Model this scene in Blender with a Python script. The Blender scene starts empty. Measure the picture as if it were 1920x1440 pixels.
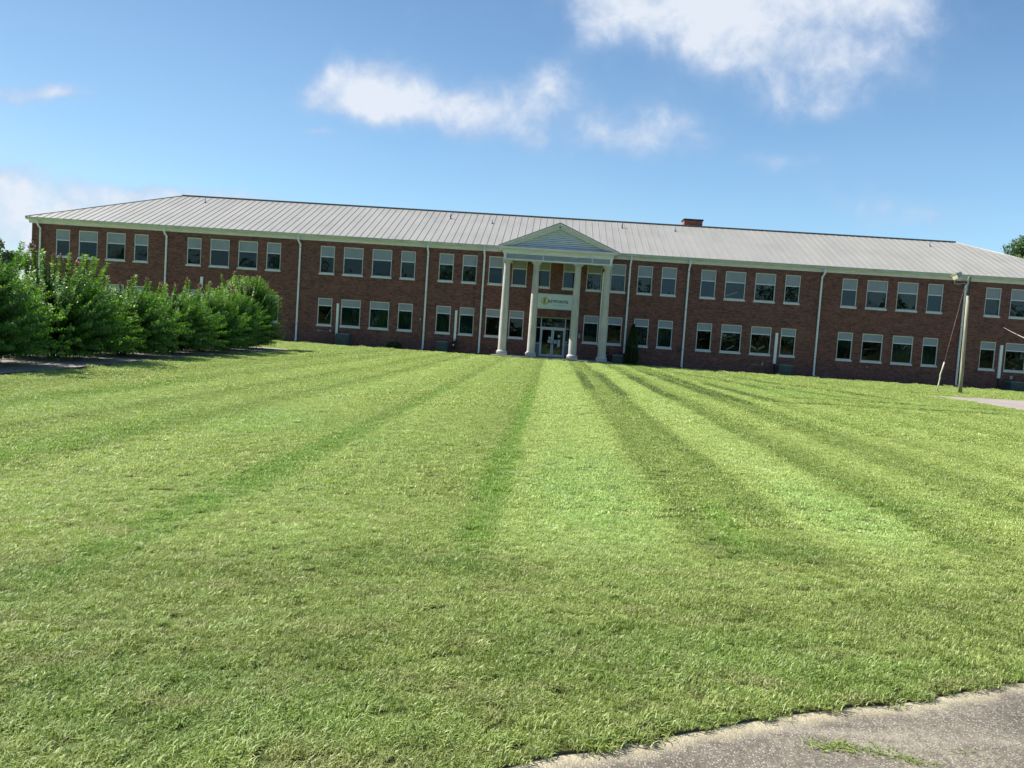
import bpy, math, random
import numpy as np
from mathutils import Vector, Matrix
C = bpy.context.scene.collection
RNG = np.random.default_rng(7)
random.seed(7)

# ------------------------------------------------------------------ camera
F_PX = 1490.0
YAW, PITCH, ROLL = -0.044607, -0.061966, 0.066878
CAM = Vector((-0.127, -60.219, 1.658))
def cam_axes():
    cy, sy, cp, sp, cr, sr = math.cos(YAW), math.sin(YAW), math.cos(PITCH), math.sin(PITCH), math.cos(ROLL), math.sin(ROLL)
    fwd = Vector((sy*cp, cy*cp, sp)); right = Vector((cy, -sy, 0)); up = right.cross(fwd)
    return right*cr + up*sr, up*cr - right*sr, fwd
_r, _u, _f = cam_axes()
cd = bpy.data.cameras.new('camera'); cam = bpy.data.objects.new('camera', cd); C.objects.link(cam)
cd.sensor_width = 36; cd.lens = 36*F_PX/1920; cd.clip_start = 0.1; cd.clip_end = 3000
m = Matrix((( _r.x, _u.x, -_f.x, CAM.x), (_r.y, _u.y, -_f.y, CAM.y), (_r.z, _u.z, -_f.z, CAM.z), (0, 0, 0, 1)))
cam.matrix_world = m
bpy.context.scene.camera = cam

# ------------------------------------------------------------------ light
SUN = Vector((-1, 0.28, 1.05)).normalized()          # towards the sun
SUN_EL = math.asin(SUN.z); SUN_AZ = math.atan2(SUN.x, SUN.y)   # azimuth from +Y, clockwise positive to +X
sl = bpy.data.lights.new('sun', 'SUN'); sun = bpy.data.objects.new('sun', sl); C.objects.link(sun)
sl.energy = 5.0; sl.angle = math.radians(0.55); sl.color = (1.0, 0.955, 0.87)
sun.rotation_euler = SUN.to_track_quat('Z', 'Y').to_euler(); sun.location = (-60, 20, 60)
sc = bpy.context.scene
sc.view_settings.view_transform = 'Standard'; sc.view_settings.look = 'None'
sc.view_settings.gamma = 1; sc.view_settings.use_curve_mapping = False
sc.view_settings.exposure = 1.0
sc.render.engine = 'CYCLES'
sc.cycles.max_bounces = 8; sc.cycles.transparent_max_bounces = 12

class NT:
    """small helper for building node trees"""
    def __init__(s, tree): s.t = tree; s.n = tree.nodes; s.l = tree.links
    def add(s, typ, **kw):
        n = s.n.new(typ)
        for k, v in kw.items(): setattr(n, k, v)
        return n
    def link(s, a, b): s.l.new(a, b)
    def put(s, v, sock):
        if hasattr(v, 'links') or isinstance(v, bpy.types.NodeSocket): s.l.new(v, sock)
        elif v is not None: sock.default_value = v
    def math(s, op, a, b=None, c=None, clamp=False):
        n = s.add('ShaderNodeMath', operation=op, use_clamp=clamp)
        s.put(a, n.inputs[0]); s.put(b, n.inputs[1]); s.put(c, n.inputs[2])
        return n.outputs[0]
    def mix(s, f, a, b, blend='MIX'):
        n = s.add('ShaderNodeMix', data_type='RGBA', blend_type=blend)
        s.put(f, n.inputs[0])
        for v, k in ((a, 6), (b, 7)):
            if isinstance(v, (tuple, list)): v = tuple(v)[:3] + (1,)
            s.put(v, n.inputs[k])
        return n.outputs[2]
    def noise(s, vec, scale, detail=2, rough=0.5, dist=0, out=0, dims='3D'):
        n = s.add('ShaderNodeTexNoise', noise_dimensions=dims)
        if vec is not None: s.put(vec, n.inputs['Vector'])
        n.inputs['Scale'].default_value = scale; n.inputs['Detail'].default_value = detail
        n.inputs['Roughness'].default_value = rough; n.inputs['Distortion'].default_value = dist
        return n.outputs[out]
    def ramp(s, f, stops, interp='LINEAR'):
        n = s.add('ShaderNodeValToRGB'); cr = n.color_ramp; cr.interpolation = interp
        while len(cr.elements) < len(stops): cr.elements.new(0.5)
        for e, (p, c) in zip(cr.elements, stops):
            e.position = p; e.color = (c, c, c, 1) if isinstance(c, (int, float)) else tuple(c)[:3] + (1,)
        s.put(f, n.inputs[0]); return n.outputs[0]
    def rng(s, v, a, b, c=0.0, d=1.0, smooth=False):
        n = s.add('ShaderNodeMapRange', interpolation_type='SMOOTHSTEP' if smooth else 'LINEAR')
        s.put(v, n.inputs[0])
        for i, x in enumerate((a, b, c, d)): s.put(x, n.inputs[i+1])
        return n.outputs[0]
    def mapping(s, vec, loc=(0, 0, 0), rot=(0, 0, 0), scale=(1, 1, 1)):
        n = s.add('ShaderNodeMapping'); s.put(vec, n.inputs[0])
        n.inputs[1].default_value = loc; n.inputs[2].default_value = rot; n.inputs[3].default_value = scale
        return n.outputs[0]
    def xyz(s, vec):
        n = s.add('ShaderNodeSeparateXYZ'); s.put(vec, n.inputs[0]); return n.outputs
    def comb(s, x, y, z):
        n = s.add('ShaderNodeCombineXYZ')
        for i, v in enumerate((x, y, z)): s.put(v, n.inputs[i])
        return n.outputs[0]

# ------------------------------------------------------------------ world: sky and clouds by direction
world = bpy.data.worlds.new('World'); sc.world = world; world.use_nodes = True
w = NT(world.node_tree); w.n.clear()
sky = w.add('ShaderNodeTexSky', sky_type='NISHITA', sun_disc=False)
sky.sun_elevation = SUN_EL; sky.sun_rotation = SUN_AZ
sky.altitude = 0; sky.air_density = 1.0; sky.dust_density = 0.7; sky.ozone_density = 2.2
tc = w.add('ShaderNodeTexCoord').outputs['Generated']
dx, dy, dz = w.xyz(tc)
dyc = w.math('MAXIMUM', dy, 0.08)
cu = w.math('DIVIDE', dx, dyc); cv = w.math('DIVIDE', dz, dyc)
p0 = w.comb(cu, cv, 0)
wn = w.noise(p0, 7.0, 4, 0.6, out=1)
wx, wy, wz = w.xyz(wn)
fu = w.math('ADD', cu, w.math('MULTIPLY', w.math('SUBTRACT', wx, 0.5), 0.07))
fv = w.math('ADD', cv, w.math('MULTIPLY', w.math('SUBTRACT', wy, 0.5), 0.05))
BLOBS = [  # u, v, su, sv, amplitude
    (-0.225, 0.293, 0.050, 0.026, 1.25), (-0.275, 0.300, 0.026, 0.018, .6), (-0.235, 0.272, 0.045, 0.014, .9), (-0.145, 0.266, 0.055, 0.018, .75),
    (-0.060, 0.272, 0.050, 0.026, .56), (-0.030, 0.308, 0.028, 0.022, .60),
    (0.098, 0.268, 0.052, 0.024, .66), (0.055, 0.262, 0.03, 0.012, .12),
    (0.205, 0.435, 0.105, 0.042, 1.2), (0.15, 0.395, 0.075, 0.030, .7), (0.035, 0.392, 0.032, 0.026, .62), (0.07, 0.415, 0.05, 0.02, .5),
    (0.225, 0.372, 0.055, 0.030, .40), (0.315, 0.405, 0.085, 0.040, .50), (0.318, 0.355, 0.035, 0.022, .38), (0.385, 0.428, 0.045, 0.025, .6),
    (0.276, 0.302, 0.036, 0.018, .46), (0.262, 0.236, 0.050, 0.010, .34),
    (-0.655, 0.268, 0.035, 0.009, .85), (-0.72, 0.264, 0.06, 0.008, .62),
    (-0.72, 0.158, 0.045, 0.014, .95), (-0.62, 0.143, 0.10, 0.013, .62), (-0.50, 0.147, 0.07, 0.009, .55), (-0.42, 0.152, 0.035, 0.006, .4),
    (-0.72, 0.095, 0.09, 0.030, .8), (-0.64, 0.11, 0.12, 0.02, .5),
    (0.36, 0.185, 0.08, 0.022, .30), (0.45, 0.175, 0.06, 0.015, .26), (0.34, 0.33, 0.07, 0.03, .35), (0.02, 0.245, 0.07, 0.012, .35), (-0.58, 0.12, 0.16, 0.018, .5), (-0.30, 0.232, 0.015, 0.004, .42), (-0.31, 0.282, 0.012, 0.012, .28)]
acc = None
for (u0, v0, su, sv, am) in BLOBS:
    a = w.math('DIVIDE', w.math('SUBTRACT', fu, u0), su); b = w.math('DIVIDE', w.math('SUBTRACT', fv, v0), sv)
    r2 = w.math('ADD', w.math('MULTIPLY', a, a), w.math('MULTIPLY', b, b))
    g = w.math('MULTIPLY', w.math('EXPONENT', w.math('MULTIPLY', r2, -0.5)), am*0.86)
    acc = g if acc is None else w.math('ADD', acc, g)
fbm = w.noise(p0, 22.0, 7, 0.58, 0.3)
fbm2 = w.noise(p0, 9.0, 5, 0.55, 0.2)
tex = w.math('ADD', w.math('MULTIPLY', w.math('SUBTRACT', fbm, 0.5), 2.2), w.math('MULTIPLY', w.math('SUBTRACT', fbm2, 0.5), 1.6))
gate = w.rng(acc, 0.03, 0.5)
dens = w.math('ADD', acc, w.math('MULTIPLY', tex, gate))
core = w.rng(dens, 0.05, 1.5, 0.0, 0.93, smooth=True)
halo = w.rng(w.math('ADD', acc, w.math('MULTIPLY', tex, 0.25)), 0.02, 0.9, 0.0, 0.42, smooth=True)
mask = w.math('SUBTRACT', w.math('ADD', core, halo), w.math('MULTIPLY', core, halo))
front = w.rng(dy, 0.05, 0.2)
mask = w.math('MULTIPLY', mask, front)
veil = w.math('MULTIPLY', w.rng(cv, 0.02, 0.45, 0.22, 0.0), w.rng(w.noise(w.comb(cu, w.math('MULTIPLY', cv, 3), 0), 3.0, 4), 0.3, 0.75))
shade = w.math('ADD', w.math('MULTIPLY', dens, 0.75), w.math('MULTIPLY', w.math('SUBTRACT', w.noise(w.comb(fu, fv, 0.3), 14.0, 5, 0.6), 0.5), 1.1))
cloudcol = w.ramp(shade, [(0.15, (3.0, 3.65, 4.9)), (0.55, (3.7, 4.25, 5.2)), (1.0, (4.7, 5.05, 5.6))])
tinted = w.mix(1.0, sky.outputs[0], (0.77, 0.96, 1.15), blend='MULTIPLY')
azf = w.math('MULTIPLY', w.rng(cu, -0.7, 0.55, 0.72, 0.95), w.rng(cv, 0.10, 0.44, 1.14, 0.96))
tinted = w.mix(1.0, tinted, w.comb(azf, azf, w.math('MULTIPLY', azf, 0.90)), blend='MULTIPLY')
skyc = w.mix(w.math('MULTIPLY', veil, front), tinted, (3.6, 4.5, 5.4))
skyc = w.mix(mask, skyc, cloudcol)
bg = w.add('ShaderNodeBackground'); bg.inputs[1].default_value = 0.085
w.link(skyc, bg.inputs[0])
wo = w.add('ShaderNodeOutputWorld'); w.link(bg.outputs[0], wo.inputs[0])

# ------------------------------------------------------------------ materials
def mat(name, color=(0.5, 0.5, 0.5), rough=0.6, spec=0.4, metal=0.0):
    mt = bpy.data.materials.new(name); mt.use_nodes = True
    n = NT(mt.node_tree); b = mt.node_tree.nodes['Principled BSDF']
    b.inputs['Base Color'].default_value = tuple(color) + (1,); b.inputs['Roughness'].default_value = rough
    b.inputs['Specular IOR Level'].default_value = spec; b.inputs['Metallic'].default_value = metal
    return mt, n, b
def pos(n): return n.add('ShaderNodeNewGeometry').outputs['Position']
def bump(n, b, h, strength=0.3, dist=0.02):
    bp = n.add('ShaderNodeBump'); bp.inputs['Strength'].default_value = strength; bp.inputs['Distance'].default_value = dist
    n.link(h, bp.inputs['Height']); n.link(bp.outputs[0], b.inputs['Normal'])
def mottled(name, c1, c2, scale=3.0, rough=0.6, spec=0.4, detail=5, b_s=0.0, stretch=(1, 1, 1)):
    mt, n, b = mat(name, c1, rough, spec)
    p = n.mapping(pos(n), scale=stretch)
    f = n.noise(p, scale, detail, 0.6)
    n.link(n.mix(n.rng(f, 0.3, 0.7), c1, c2), b.inputs['Base Color'])
    if b_s: bump(n, b, n.noise(p, scale*6, 3), b_s, 0.01)
    return mt
# brick
M = {}
def brick_mat(name, c1, c2, mortar):
    mt, n, b = mat(name, c1, 0.85, 0.25)
    P = pos(n); x, y, z = n.xyz(P)
    v = n.comb(n.math('ADD', x, y), z, 0)
    br = n.add('ShaderNodeTexBrick'); n.link(v, br.inputs['Vector'])
    br.offset = 0.5; br.inputs['Scale'].default_value = 1.0
    br.inputs['Brick Width'].default_value = 0.215; br.inputs['Row Height'].default_value = 0.0745
    br.inputs['Mortar Size'].default_value = 0.0055; br.inputs['Mortar Smooth'].default_value = 0.3; br.inputs['Bias'].default_value = 0.0
    cell = n.add('ShaderNodeTexWhiteNoise', noise_dimensions='2D')
    row = n.math('FLOOR', n.math('DIVIDE', z, 0.0745))
    col = n.math('FLOOR', n.math('ADD', n.math('DIVIDE', n.math('ADD', x, y), 0.215), n.math('MULTIPLY', row, 0.5)))
    n.link(n.comb(col, row, 0), cell.inputs['Vector'])
    lo = n.noise(n.mapping(P, scale=(1, 1, 2.2)), 0.9, 5, 0.65)
    f = n.math('ADD', n.math('ADD', n.math('MULTIPLY', cell.outputs[0], 0.62), 0.08), n.math('MULTIPLY', n.math('SUBTRACT', lo, 0.5), 1.0))
    bc = n.ramp(f, [(0.0, (0.065, 0.030, 0.028)), (0.3, tuple(c1)), (0.65, tuple(c2)), (0.97, (0.25, 0.12, 0.085))])
    n.link(bc, br.inputs['Color1']); n.link(bc, br.inputs['Color2']); br.inputs['Mortar'].default_value = tuple(mortar) + (1,)
    # damp stain band close to the ground, streaky
    st = n.math('MULTIPLY', n.rng(z, 0.0, 1.1, 1, 0), n.rng(n.noise(n.mapping(P, scale=(1, 1, 0.4)), 1.3, 4), 0.35, 0.7))
    streak = n.math('MULTIPLY', n.rng(n.noise(n.mapping(P, scale=(3.5, 3.5, 0.25)), 1.0, 5, .7), .5, .75), n.rng(n.noise(P, .3, 3), .4, .65))
    colr0 = n.mix(n.math('MULTIPLY', streak, 0.4), br.outputs[0], (0.055, 0.045, 0.04))
    pale = n.rng(n.noise(n.mapping(P, loc=(3, 0, 9)), 0.45, 6, .7), .58, .72, 0, .35)
    colr0 = n.mix(pale, colr0, (0.23, 0.15, 0.13))
    colr = n.mix(n.math('MULTIPLY', st, 0.45), colr0, (0.07, 0.065, 0.045))
    n.link(colr, b.inputs['Base Color'])
    bump(n, b, n.math('SUBTRACT', 1, br.outputs[1]), 0.5, 0.008)
    return mt
M['brick'] = brick_mat('brick', (0.135, 0.056, 0.049), (0.205, 0.080, 0.066), (0.17, 0.13, 0.12))
M['chimney_brick'] = brick_mat('chimney_brick', (0.26, 0.085, 0.065), (0.36, 0.12, 0.09), (0.2, 0.15, 0.13))
# standing seam metal
mt, n, b = mat('roof_metal', (0.40, 0.385, 0.365), 0.42, 0.5)
P = pos(n); st = n.noise(n.mapping(P, scale=(2.2, 0.25, 0.25)), 1.0, 6, 0.65); bl = n.noise(P, 0.35, 4, 0.6)
f = n.math('ADD', n.math('MULTIPLY', st, 0.6), n.math('MULTIPLY', bl, 0.6))
n.link(n.ramp(f, [(0.35, (0.250, 0.238, 0.212)), (0.6, (0.300, 0.287, 0.260)), (0.85, (0.335, 0.318, 0.290))]), b.inputs['Base Color'])
bump(n, b, n.noise(n.mapping(P, scale=(1, .4, .4)), 2.0, 3), 0.15, 0.02)
M['roof'] = mt
M['ridge'] = mat('ridge_metal', (0.15, 0.155, 0.17), 0.5)[0]
M['dark'] = mat('gap_shade', (0.03, 0.035, 0.04), 0.8)[0]  # near-black board gaps: shadow lines put into the colour
M['trim'] = mottled('painted_trim', (0.66, 0.66, 0.73), (0.53, 0.54, 0.61), 1.5, 0.55, stretch=(1, 1, 4))
M['pale'] = mottled('flaking_white_paint', (0.70, 0.72, 0.78), (0.50, 0.53, 0.60), 3.0, 0.6, stretch=(0.6, 1, 5))
M['gutter'] = mottled('gutter_paint', (0.50, 0.58, 0.55), (0.34, 0.41, 0.40), 1.2, 0.45)
M['spout'] = mottled('downspout_paint', (0.74, 0.78, 0.80), (0.66, 0.70, 0.72), 1.5, 0.45)
M['frame'] = mottled('window_frame_paint', (0.70, 0.70, 0.73), (0.58, 0.585, 0.61), 4, 0.5)
M['sill'] = mottled('sill_stone', (0.64, 0.65, 0.68), (0.50, 0.51, 0.53), 5, 0.7)
M['panel'] = mottled('transom_panel_paint', (0.27, 0.30, 0.355), (0.22, 0.25, 0.30), 1.0, 0.55)
M['stone'] = mottled('column_stone_paint', (0.50, 0.475, 0.445), (0.36, 0.345, 0.325), 2.2, 0.75, b_s=0.15, stretch=(1, 1, 0.5))
M['aluminium'] = mottled('door_frame_metal', (0.50, 0.55, 0.62), (0.40, 0.45, 0.52), 3, 0.4)
M['doorpanel'] = mat('door_panel_blue_grey', (0.13, 0.17, 0.22), 0.5)[0]
M['slab'] = mottled('porch_slab', (0.33, 0.32, 0.29), (0.22, 0.22, 0.20), 2.0, 0.9)
M['ac'] = mottled('ac_casing', (0.055, 0.085, 0.10), (0.04, 0.06, 0.075), 5, 0.5)
M['aclid'] = mottled('ac_lid', (0.15, 0.20, 0.22), (0.10, 0.14, 0.16), 5, 0.5)
M['black'] = mat('black_rubber', (0.015, 0.015, 0.018), 0.6)[0]
M['grey'] = mat('galvanised_grey', (0.28, 0.30, 0.31), 0.5)[0]
M['white'] = mat('white_label', (0.75, 0.78, 0.80), 0.5)[0]
M['paper'] = mat('paper_notice', (0.42, 0.46, 0.48), 0.8)[0]
M['sign'] = mottled('sign_board_paint', (0.60, 0.70, 0.69), (0.52, 0.62, 0.62), 1.5, 0.5)
M['navy'] = mat('sign_letter_navy', (0.035, 0.06, 0.10), 0.5)[0]
M['gold'] = mat('sign_gold', (0.55, 0.43, 0.08), 0.5)[0]
M['cream'] = mat('sign_cream', (0.62, 0.62, 0.40), 0.5)[0]
M['signgrey'] = mat('sign_small_letter_grey', (0.30, 0.37, 0.40), 0.5)[0]
M['wood'] = mottled('weathered_pole_wood', (0.36, 0.33, 0.24), (0.21, 0.20, 0.15), 5.0, 0.85, b_s=0.3, stretch=(3, 3, 0.3))
M['wooddark'] = mottled('pole_tar_dark', (0.10, 0.11, 0.09), (0.05, 0.055, 0.045), 5.0, 0.85, stretch=(3, 3, 0.3))
M['lampbox'] = mottled('floodlight_casing', (0.66, 0.62, 0.46), (0.48, 0.44, 0.32), 9, 0.5)
M['lens'] = mat('floodlight_lens', (0.30, 0.36, 0.30), 0.15, 0.6)[0]
M['guard'] = mottled('guy_guard_plastic', (0.62, 0.62, 0.50), (0.42, 0.42, 0.30), 4, 0.5)
M['wire'] = mat('guy_wire_steel', (0.20, 0.13, 0.11), 0.5, 0.4, 0.3)[0]
M['cable'] = mat('cable_pale', (0.60, 0.52, 0.48), 0.5)[0]
M['room'] = mottled('room_wall', (0.05, 0.065, 0.065), (0.03, 0.042, 0.045), 0.5, 0.9)
M['curtain'] = mottled('teal_curtain', (0.030, 0.085, 0.080), (0.018, 0.055, 0.055), 2.2, 0.8, stretch=(5, 1, 0.4))
M['bluecurtain'] = mottled('blue_curtain', (0.035, 0.065, 0.11), (0.02, 0.04, 0.07), 2.2, 0.8, stretch=(5, 1, 0.4))
# glass
mt = bpy.data.materials.new('window_glass'); mt.use_nodes = True; n = NT(mt.node_tree); n.n.clear()
tr = n.add('ShaderNodeBsdfTransparent'); tr.inputs[0].default_value = (0.55, 0.66, 0.66, 1)
gl = n.add('ShaderNodeBsdfGlossy'); gl.inputs['Roughness'].default_value = 0.015; gl.inputs[0].default_value = (0.72, 0.86, 0.95, 1)
bp = n.add('ShaderNodeBump'); bp.inputs['Strength'].default_value = 0.25; bp.inputs['Distance'].default_value = 0.02
n.link(n.noise(pos(n), 1.4, 2), bp.inputs['Height']); n.link(bp.outputs[0], gl.inputs['Normal'])
fr = n.add('ShaderNodeFresnel'); fr.inputs[0].default_value = 1.65
mx = n.add('ShaderNodeMixShader'); n.link(n.math('MULTIPLY', fr.outputs[0], 0.95, clamp=True), mx.inputs[0])
n.link(tr.outputs[0], mx.inputs[1]); n.link(gl.outputs[0], mx.inputs[2])
o = n.add('ShaderNodeOutputMaterial'); n.link(mx.outputs[0], o.inputs[0]); M['glass'] = mt

# lawn colour shared by soil sheet and blades
def lawn_color(n, P):
    x, y, z = n.xyz(P)
    P2 = n.comb(x, y, 0)
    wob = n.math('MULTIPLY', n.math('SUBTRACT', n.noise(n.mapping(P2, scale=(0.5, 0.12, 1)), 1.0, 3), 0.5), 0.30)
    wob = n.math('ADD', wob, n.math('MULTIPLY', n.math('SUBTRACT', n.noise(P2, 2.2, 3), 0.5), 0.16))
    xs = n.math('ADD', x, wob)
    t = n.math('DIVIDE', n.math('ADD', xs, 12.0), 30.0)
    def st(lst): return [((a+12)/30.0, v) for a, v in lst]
    # value: 0.5 neutral, >0.5 paler, <0.5 darker; sheen of leaning blades painted into the colour
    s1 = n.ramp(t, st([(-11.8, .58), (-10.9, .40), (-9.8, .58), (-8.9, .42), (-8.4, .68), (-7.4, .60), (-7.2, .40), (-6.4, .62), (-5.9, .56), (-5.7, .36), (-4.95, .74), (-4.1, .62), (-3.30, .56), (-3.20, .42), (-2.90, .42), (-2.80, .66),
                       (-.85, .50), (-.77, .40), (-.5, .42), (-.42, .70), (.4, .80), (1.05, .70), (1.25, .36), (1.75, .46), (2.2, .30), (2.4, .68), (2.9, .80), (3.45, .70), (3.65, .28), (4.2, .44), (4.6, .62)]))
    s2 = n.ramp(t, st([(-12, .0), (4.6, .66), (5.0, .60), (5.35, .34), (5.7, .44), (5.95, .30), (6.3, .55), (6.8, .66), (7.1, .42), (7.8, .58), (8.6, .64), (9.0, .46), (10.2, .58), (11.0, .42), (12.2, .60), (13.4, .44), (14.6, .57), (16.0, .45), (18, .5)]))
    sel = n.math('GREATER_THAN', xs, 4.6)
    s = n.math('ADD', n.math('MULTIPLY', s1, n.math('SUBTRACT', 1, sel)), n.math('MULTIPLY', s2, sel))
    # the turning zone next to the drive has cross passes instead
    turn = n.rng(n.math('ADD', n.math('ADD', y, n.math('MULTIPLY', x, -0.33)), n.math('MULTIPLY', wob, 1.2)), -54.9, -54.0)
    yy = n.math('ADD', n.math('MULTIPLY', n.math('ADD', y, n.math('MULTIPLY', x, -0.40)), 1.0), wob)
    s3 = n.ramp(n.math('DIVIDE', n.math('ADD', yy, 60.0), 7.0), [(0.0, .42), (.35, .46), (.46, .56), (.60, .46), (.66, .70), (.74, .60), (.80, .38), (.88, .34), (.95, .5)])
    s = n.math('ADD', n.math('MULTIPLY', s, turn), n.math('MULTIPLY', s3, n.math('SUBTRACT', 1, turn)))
    # cross passes by the drive on the right
    def ln(x0, y0, x1, y1, wd):     # soft line segment
        L = math.hypot(x1-x0, y1-y0); ux, uy = (x1-x0)/L, (y1-y0)/L
        d = n.math('ABSOLUTE', n.math('ADD', n.math('ADD', n.math('MULTIPLY', x, -uy), n.math('MULTIPLY', y, ux)), x0*uy - y0*ux))
        q = n.math('ADD', n.math('MULTIPLY', x, ux), n.math('ADD', n.math('MULTIPLY', y, uy), -(x0*ux + y0*uy)))
        m_ = n.math('MULTIPLY', n.rng(n.math('ADD', d, n.math('MULTIPLY', wob, 0.3)), wd*0.4, wd, 1, 0), n.math('MULTIPLY', n.rng(q, -0.5, 1.0), n.rng(q, L-1, L+0.5, 1, 0)))
        return m_
    dk = None
    for seg in ((7.4, -33.6, 10.5, -32.9, .55), (10.4, -32.9, 16.2, -31.6, .5), (8, -30.5, 18, -29, .35), (6.9, -24, 7.6, -34, .4), (9.5, -22, 13, -30, .35), (2.35, -20, 2.25, -36, .28), (1.35, -21, 1.3, -34, .25), (15, -13, 19, -19.5, .45),
                (3.8, -20, 3.75, -36, .3), (5.1, -13, 5.6, -34, .28), (5.95, -17, 6.1, -36, .3), (7.4, -12, 9.5, -26, .4), (10, -14, 14.5, -27, .45), (1.6, -53.4, 2.3, -53.9, .35), (-1.2, -54.6, -.4, -54.7, .3)):
        a = ln(*seg); dk = a if dk is None else n.math('MAXIMUM', dk, a)
    big = n.noise(P2, 0.22, 4, 0.6); mid = n.noise(n.mapping(P2, scale=(1.6, 0.8, 1)), 1.1, 5, 0.65); fine = n.noise(P2, 9.0, 4, 0.7)
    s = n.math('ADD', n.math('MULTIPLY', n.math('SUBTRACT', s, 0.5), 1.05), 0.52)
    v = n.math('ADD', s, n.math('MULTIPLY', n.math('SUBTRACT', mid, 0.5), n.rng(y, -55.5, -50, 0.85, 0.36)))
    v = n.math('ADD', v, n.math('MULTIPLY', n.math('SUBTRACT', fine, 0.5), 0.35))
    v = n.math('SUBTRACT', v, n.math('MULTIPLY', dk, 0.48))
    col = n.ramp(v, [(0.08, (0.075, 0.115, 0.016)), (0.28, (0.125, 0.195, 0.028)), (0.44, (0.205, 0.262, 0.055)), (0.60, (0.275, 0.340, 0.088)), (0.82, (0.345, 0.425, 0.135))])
    # patches of other grasses: fresher green, and thin straw areas
    gp = n.rng(n.math('ADD', big, n.math('MULTIPLY', n.math('SUBTRACT', mid, 0.5), 0.4)), 0.54, 0.68, 0, .38)
    col = n.mix(gp, col, n.mix(n.rng(v, .2, .9), (0.10, 0.20, 0.018), (0.24, 0.38, 0.10)))
    def patch(cx, cy, rx, ry):
        a = n.math('DIVIDE', n.math('SUBTRACT', x, cx), rx); b_ = n.math('DIVIDE', n.math('SUBTRACT', y, cy), ry)
        d = n.math('ADD', n.math('SQRT', n.math('ADD', n.math('MULTIPLY', a, a), n.math('MULTIPLY', b_, b_))), n.math('MULTIPLY', n.math('SUBTRACT', mid, 0.5), 1.2))
        return n.rng(d, 0.5, 1.1, 1, 0)
    fresh = None
    for q in ((9.6, -26.5, 2.6, 3.6), (0.45, -51.5, 0.8, 3.5), (-0.62, -51.0, .26, 4.2), (-3.05, -51.5, .30, 6.5), (-0.6, -42, .2, 8), (1.6, -52.9, .25, 1.2), (3.0, -56.2, 1.2, .5), (-1.5, -57, 1.2, .5), (3.1, -51.6, .7, 2), (-4.6, -47.5, 1.2, 2), (1.0, -56.0, 1.5, .5)):
        a = patch(*q); fresh = a if fresh is None else n.math('MAXIMUM', fresh, a)
    col = n.mix(n.math('MULTIPLY', fresh, 0.42), col, n.mix(n.rng(v, .25, .9), (0.125, 0.235, 0.016), (0.25, 0.41, 0.12)))
    lines = None
    for q in ((-0.63, -50.5, .24, 4.6), (-3.05, -51.0, .26, 6.5), (-0.6, -42, .17, 10), (-3.0, -40, .18, 9), (1.65, -52.6, .14, 1.2), (-5.9, -50.5, .5, 4), (-8.8, -44, .5, 6)):
        a = patch(*q); lines = a if lines is None else n.math('MAXIMUM', lines, a)
    col = n.mix(n.math('MULTIPLY', lines, 0.55), col, n.mix(n.rng(fine, .3, .7), (0.105, 0.225, 0.008), (0.165, 0.30, 0.020)))
    straw = n.rng(n.noise(n.mapping(P2, loc=(5, 3, 0), scale=(1.1, 2.0, 1)), 1.6, 6, 0.7), 0.50, 0.66)
    near = n.rng(y, -56.5, -51, 1.0, 0.25)
    col = n.mix(n.math('MULTIPLY', straw, near), col, (0.32, 0.31, 0.135))
    olive = n.rng(n.math('ADD', y, n.math('MULTIPLY', x, -0.30)), -55.4, -53.6, 1, 0)
    col = n.mix(n.math('MULTIPLY', olive, 0.85), col, n.mix(1.0, col, (0.62, 0.63, 0.52), blend='MULTIPLY'))
    return col, v
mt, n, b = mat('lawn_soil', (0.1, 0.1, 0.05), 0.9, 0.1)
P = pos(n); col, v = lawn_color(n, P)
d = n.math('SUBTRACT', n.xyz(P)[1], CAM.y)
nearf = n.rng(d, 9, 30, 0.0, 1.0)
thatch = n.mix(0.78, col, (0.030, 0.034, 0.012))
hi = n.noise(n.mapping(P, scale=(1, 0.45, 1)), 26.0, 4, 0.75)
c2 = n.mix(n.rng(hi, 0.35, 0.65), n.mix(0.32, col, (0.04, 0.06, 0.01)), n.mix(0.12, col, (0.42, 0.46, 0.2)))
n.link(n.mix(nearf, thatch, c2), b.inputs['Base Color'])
bump(n, b, n.noise(P, 30.0, 4, 0.7), 0.7, 0.03)
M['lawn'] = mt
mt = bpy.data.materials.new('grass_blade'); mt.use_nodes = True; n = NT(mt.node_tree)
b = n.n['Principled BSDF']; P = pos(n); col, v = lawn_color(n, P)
oi = n.add('ShaderNodeObjectInfo').outputs['Random']
at = n.add('ShaderNodeAttribute', attribute_name='tint').outputs['Fac']
col = n.mix(n.rng(at, 0.0, 1.0, 0.05, 0.55), col, n.ramp(at, [(0, (0.07, 0.14, 0.02)), (0.45, (0.16, 0.27, 0.05)), (0.8, (0.34, 0.43, 0.15)), (1.0, (0.62, 0.62, 0.36))]))
col = n.mix(1.0, col, n.comb(n.rng(oi, 0, 1, 1.28, 1.54), n.rng(oi, 0, 1, 1.28, 1.50), n.rng(oi, 0, 1, 1.35, 1.6)), blend='MULTIPLY')
n.link(col, b.inputs['Base Color']); b.inputs['Roughness'].default_value = 0.5; b.inputs['Specular IOR Level'].default_value = 0.35
tl = n.add('ShaderNodeBsdfTranslucent'); n.link(n.mix(1.0, col, (1.08, 1.06, 0.72), blend='MULTIPLY'), tl.inputs[0])
mx = n.add('ShaderNodeMixShader'); mx.inputs[0].default_value = 0.26; n.link(b.outputs[0], mx.inputs[1]); n.link(tl.outputs[0], mx.inputs[2])
n.link(mx.outputs[0], n.n['Material Output'].inputs[0]); M['blade'] = mt
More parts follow.
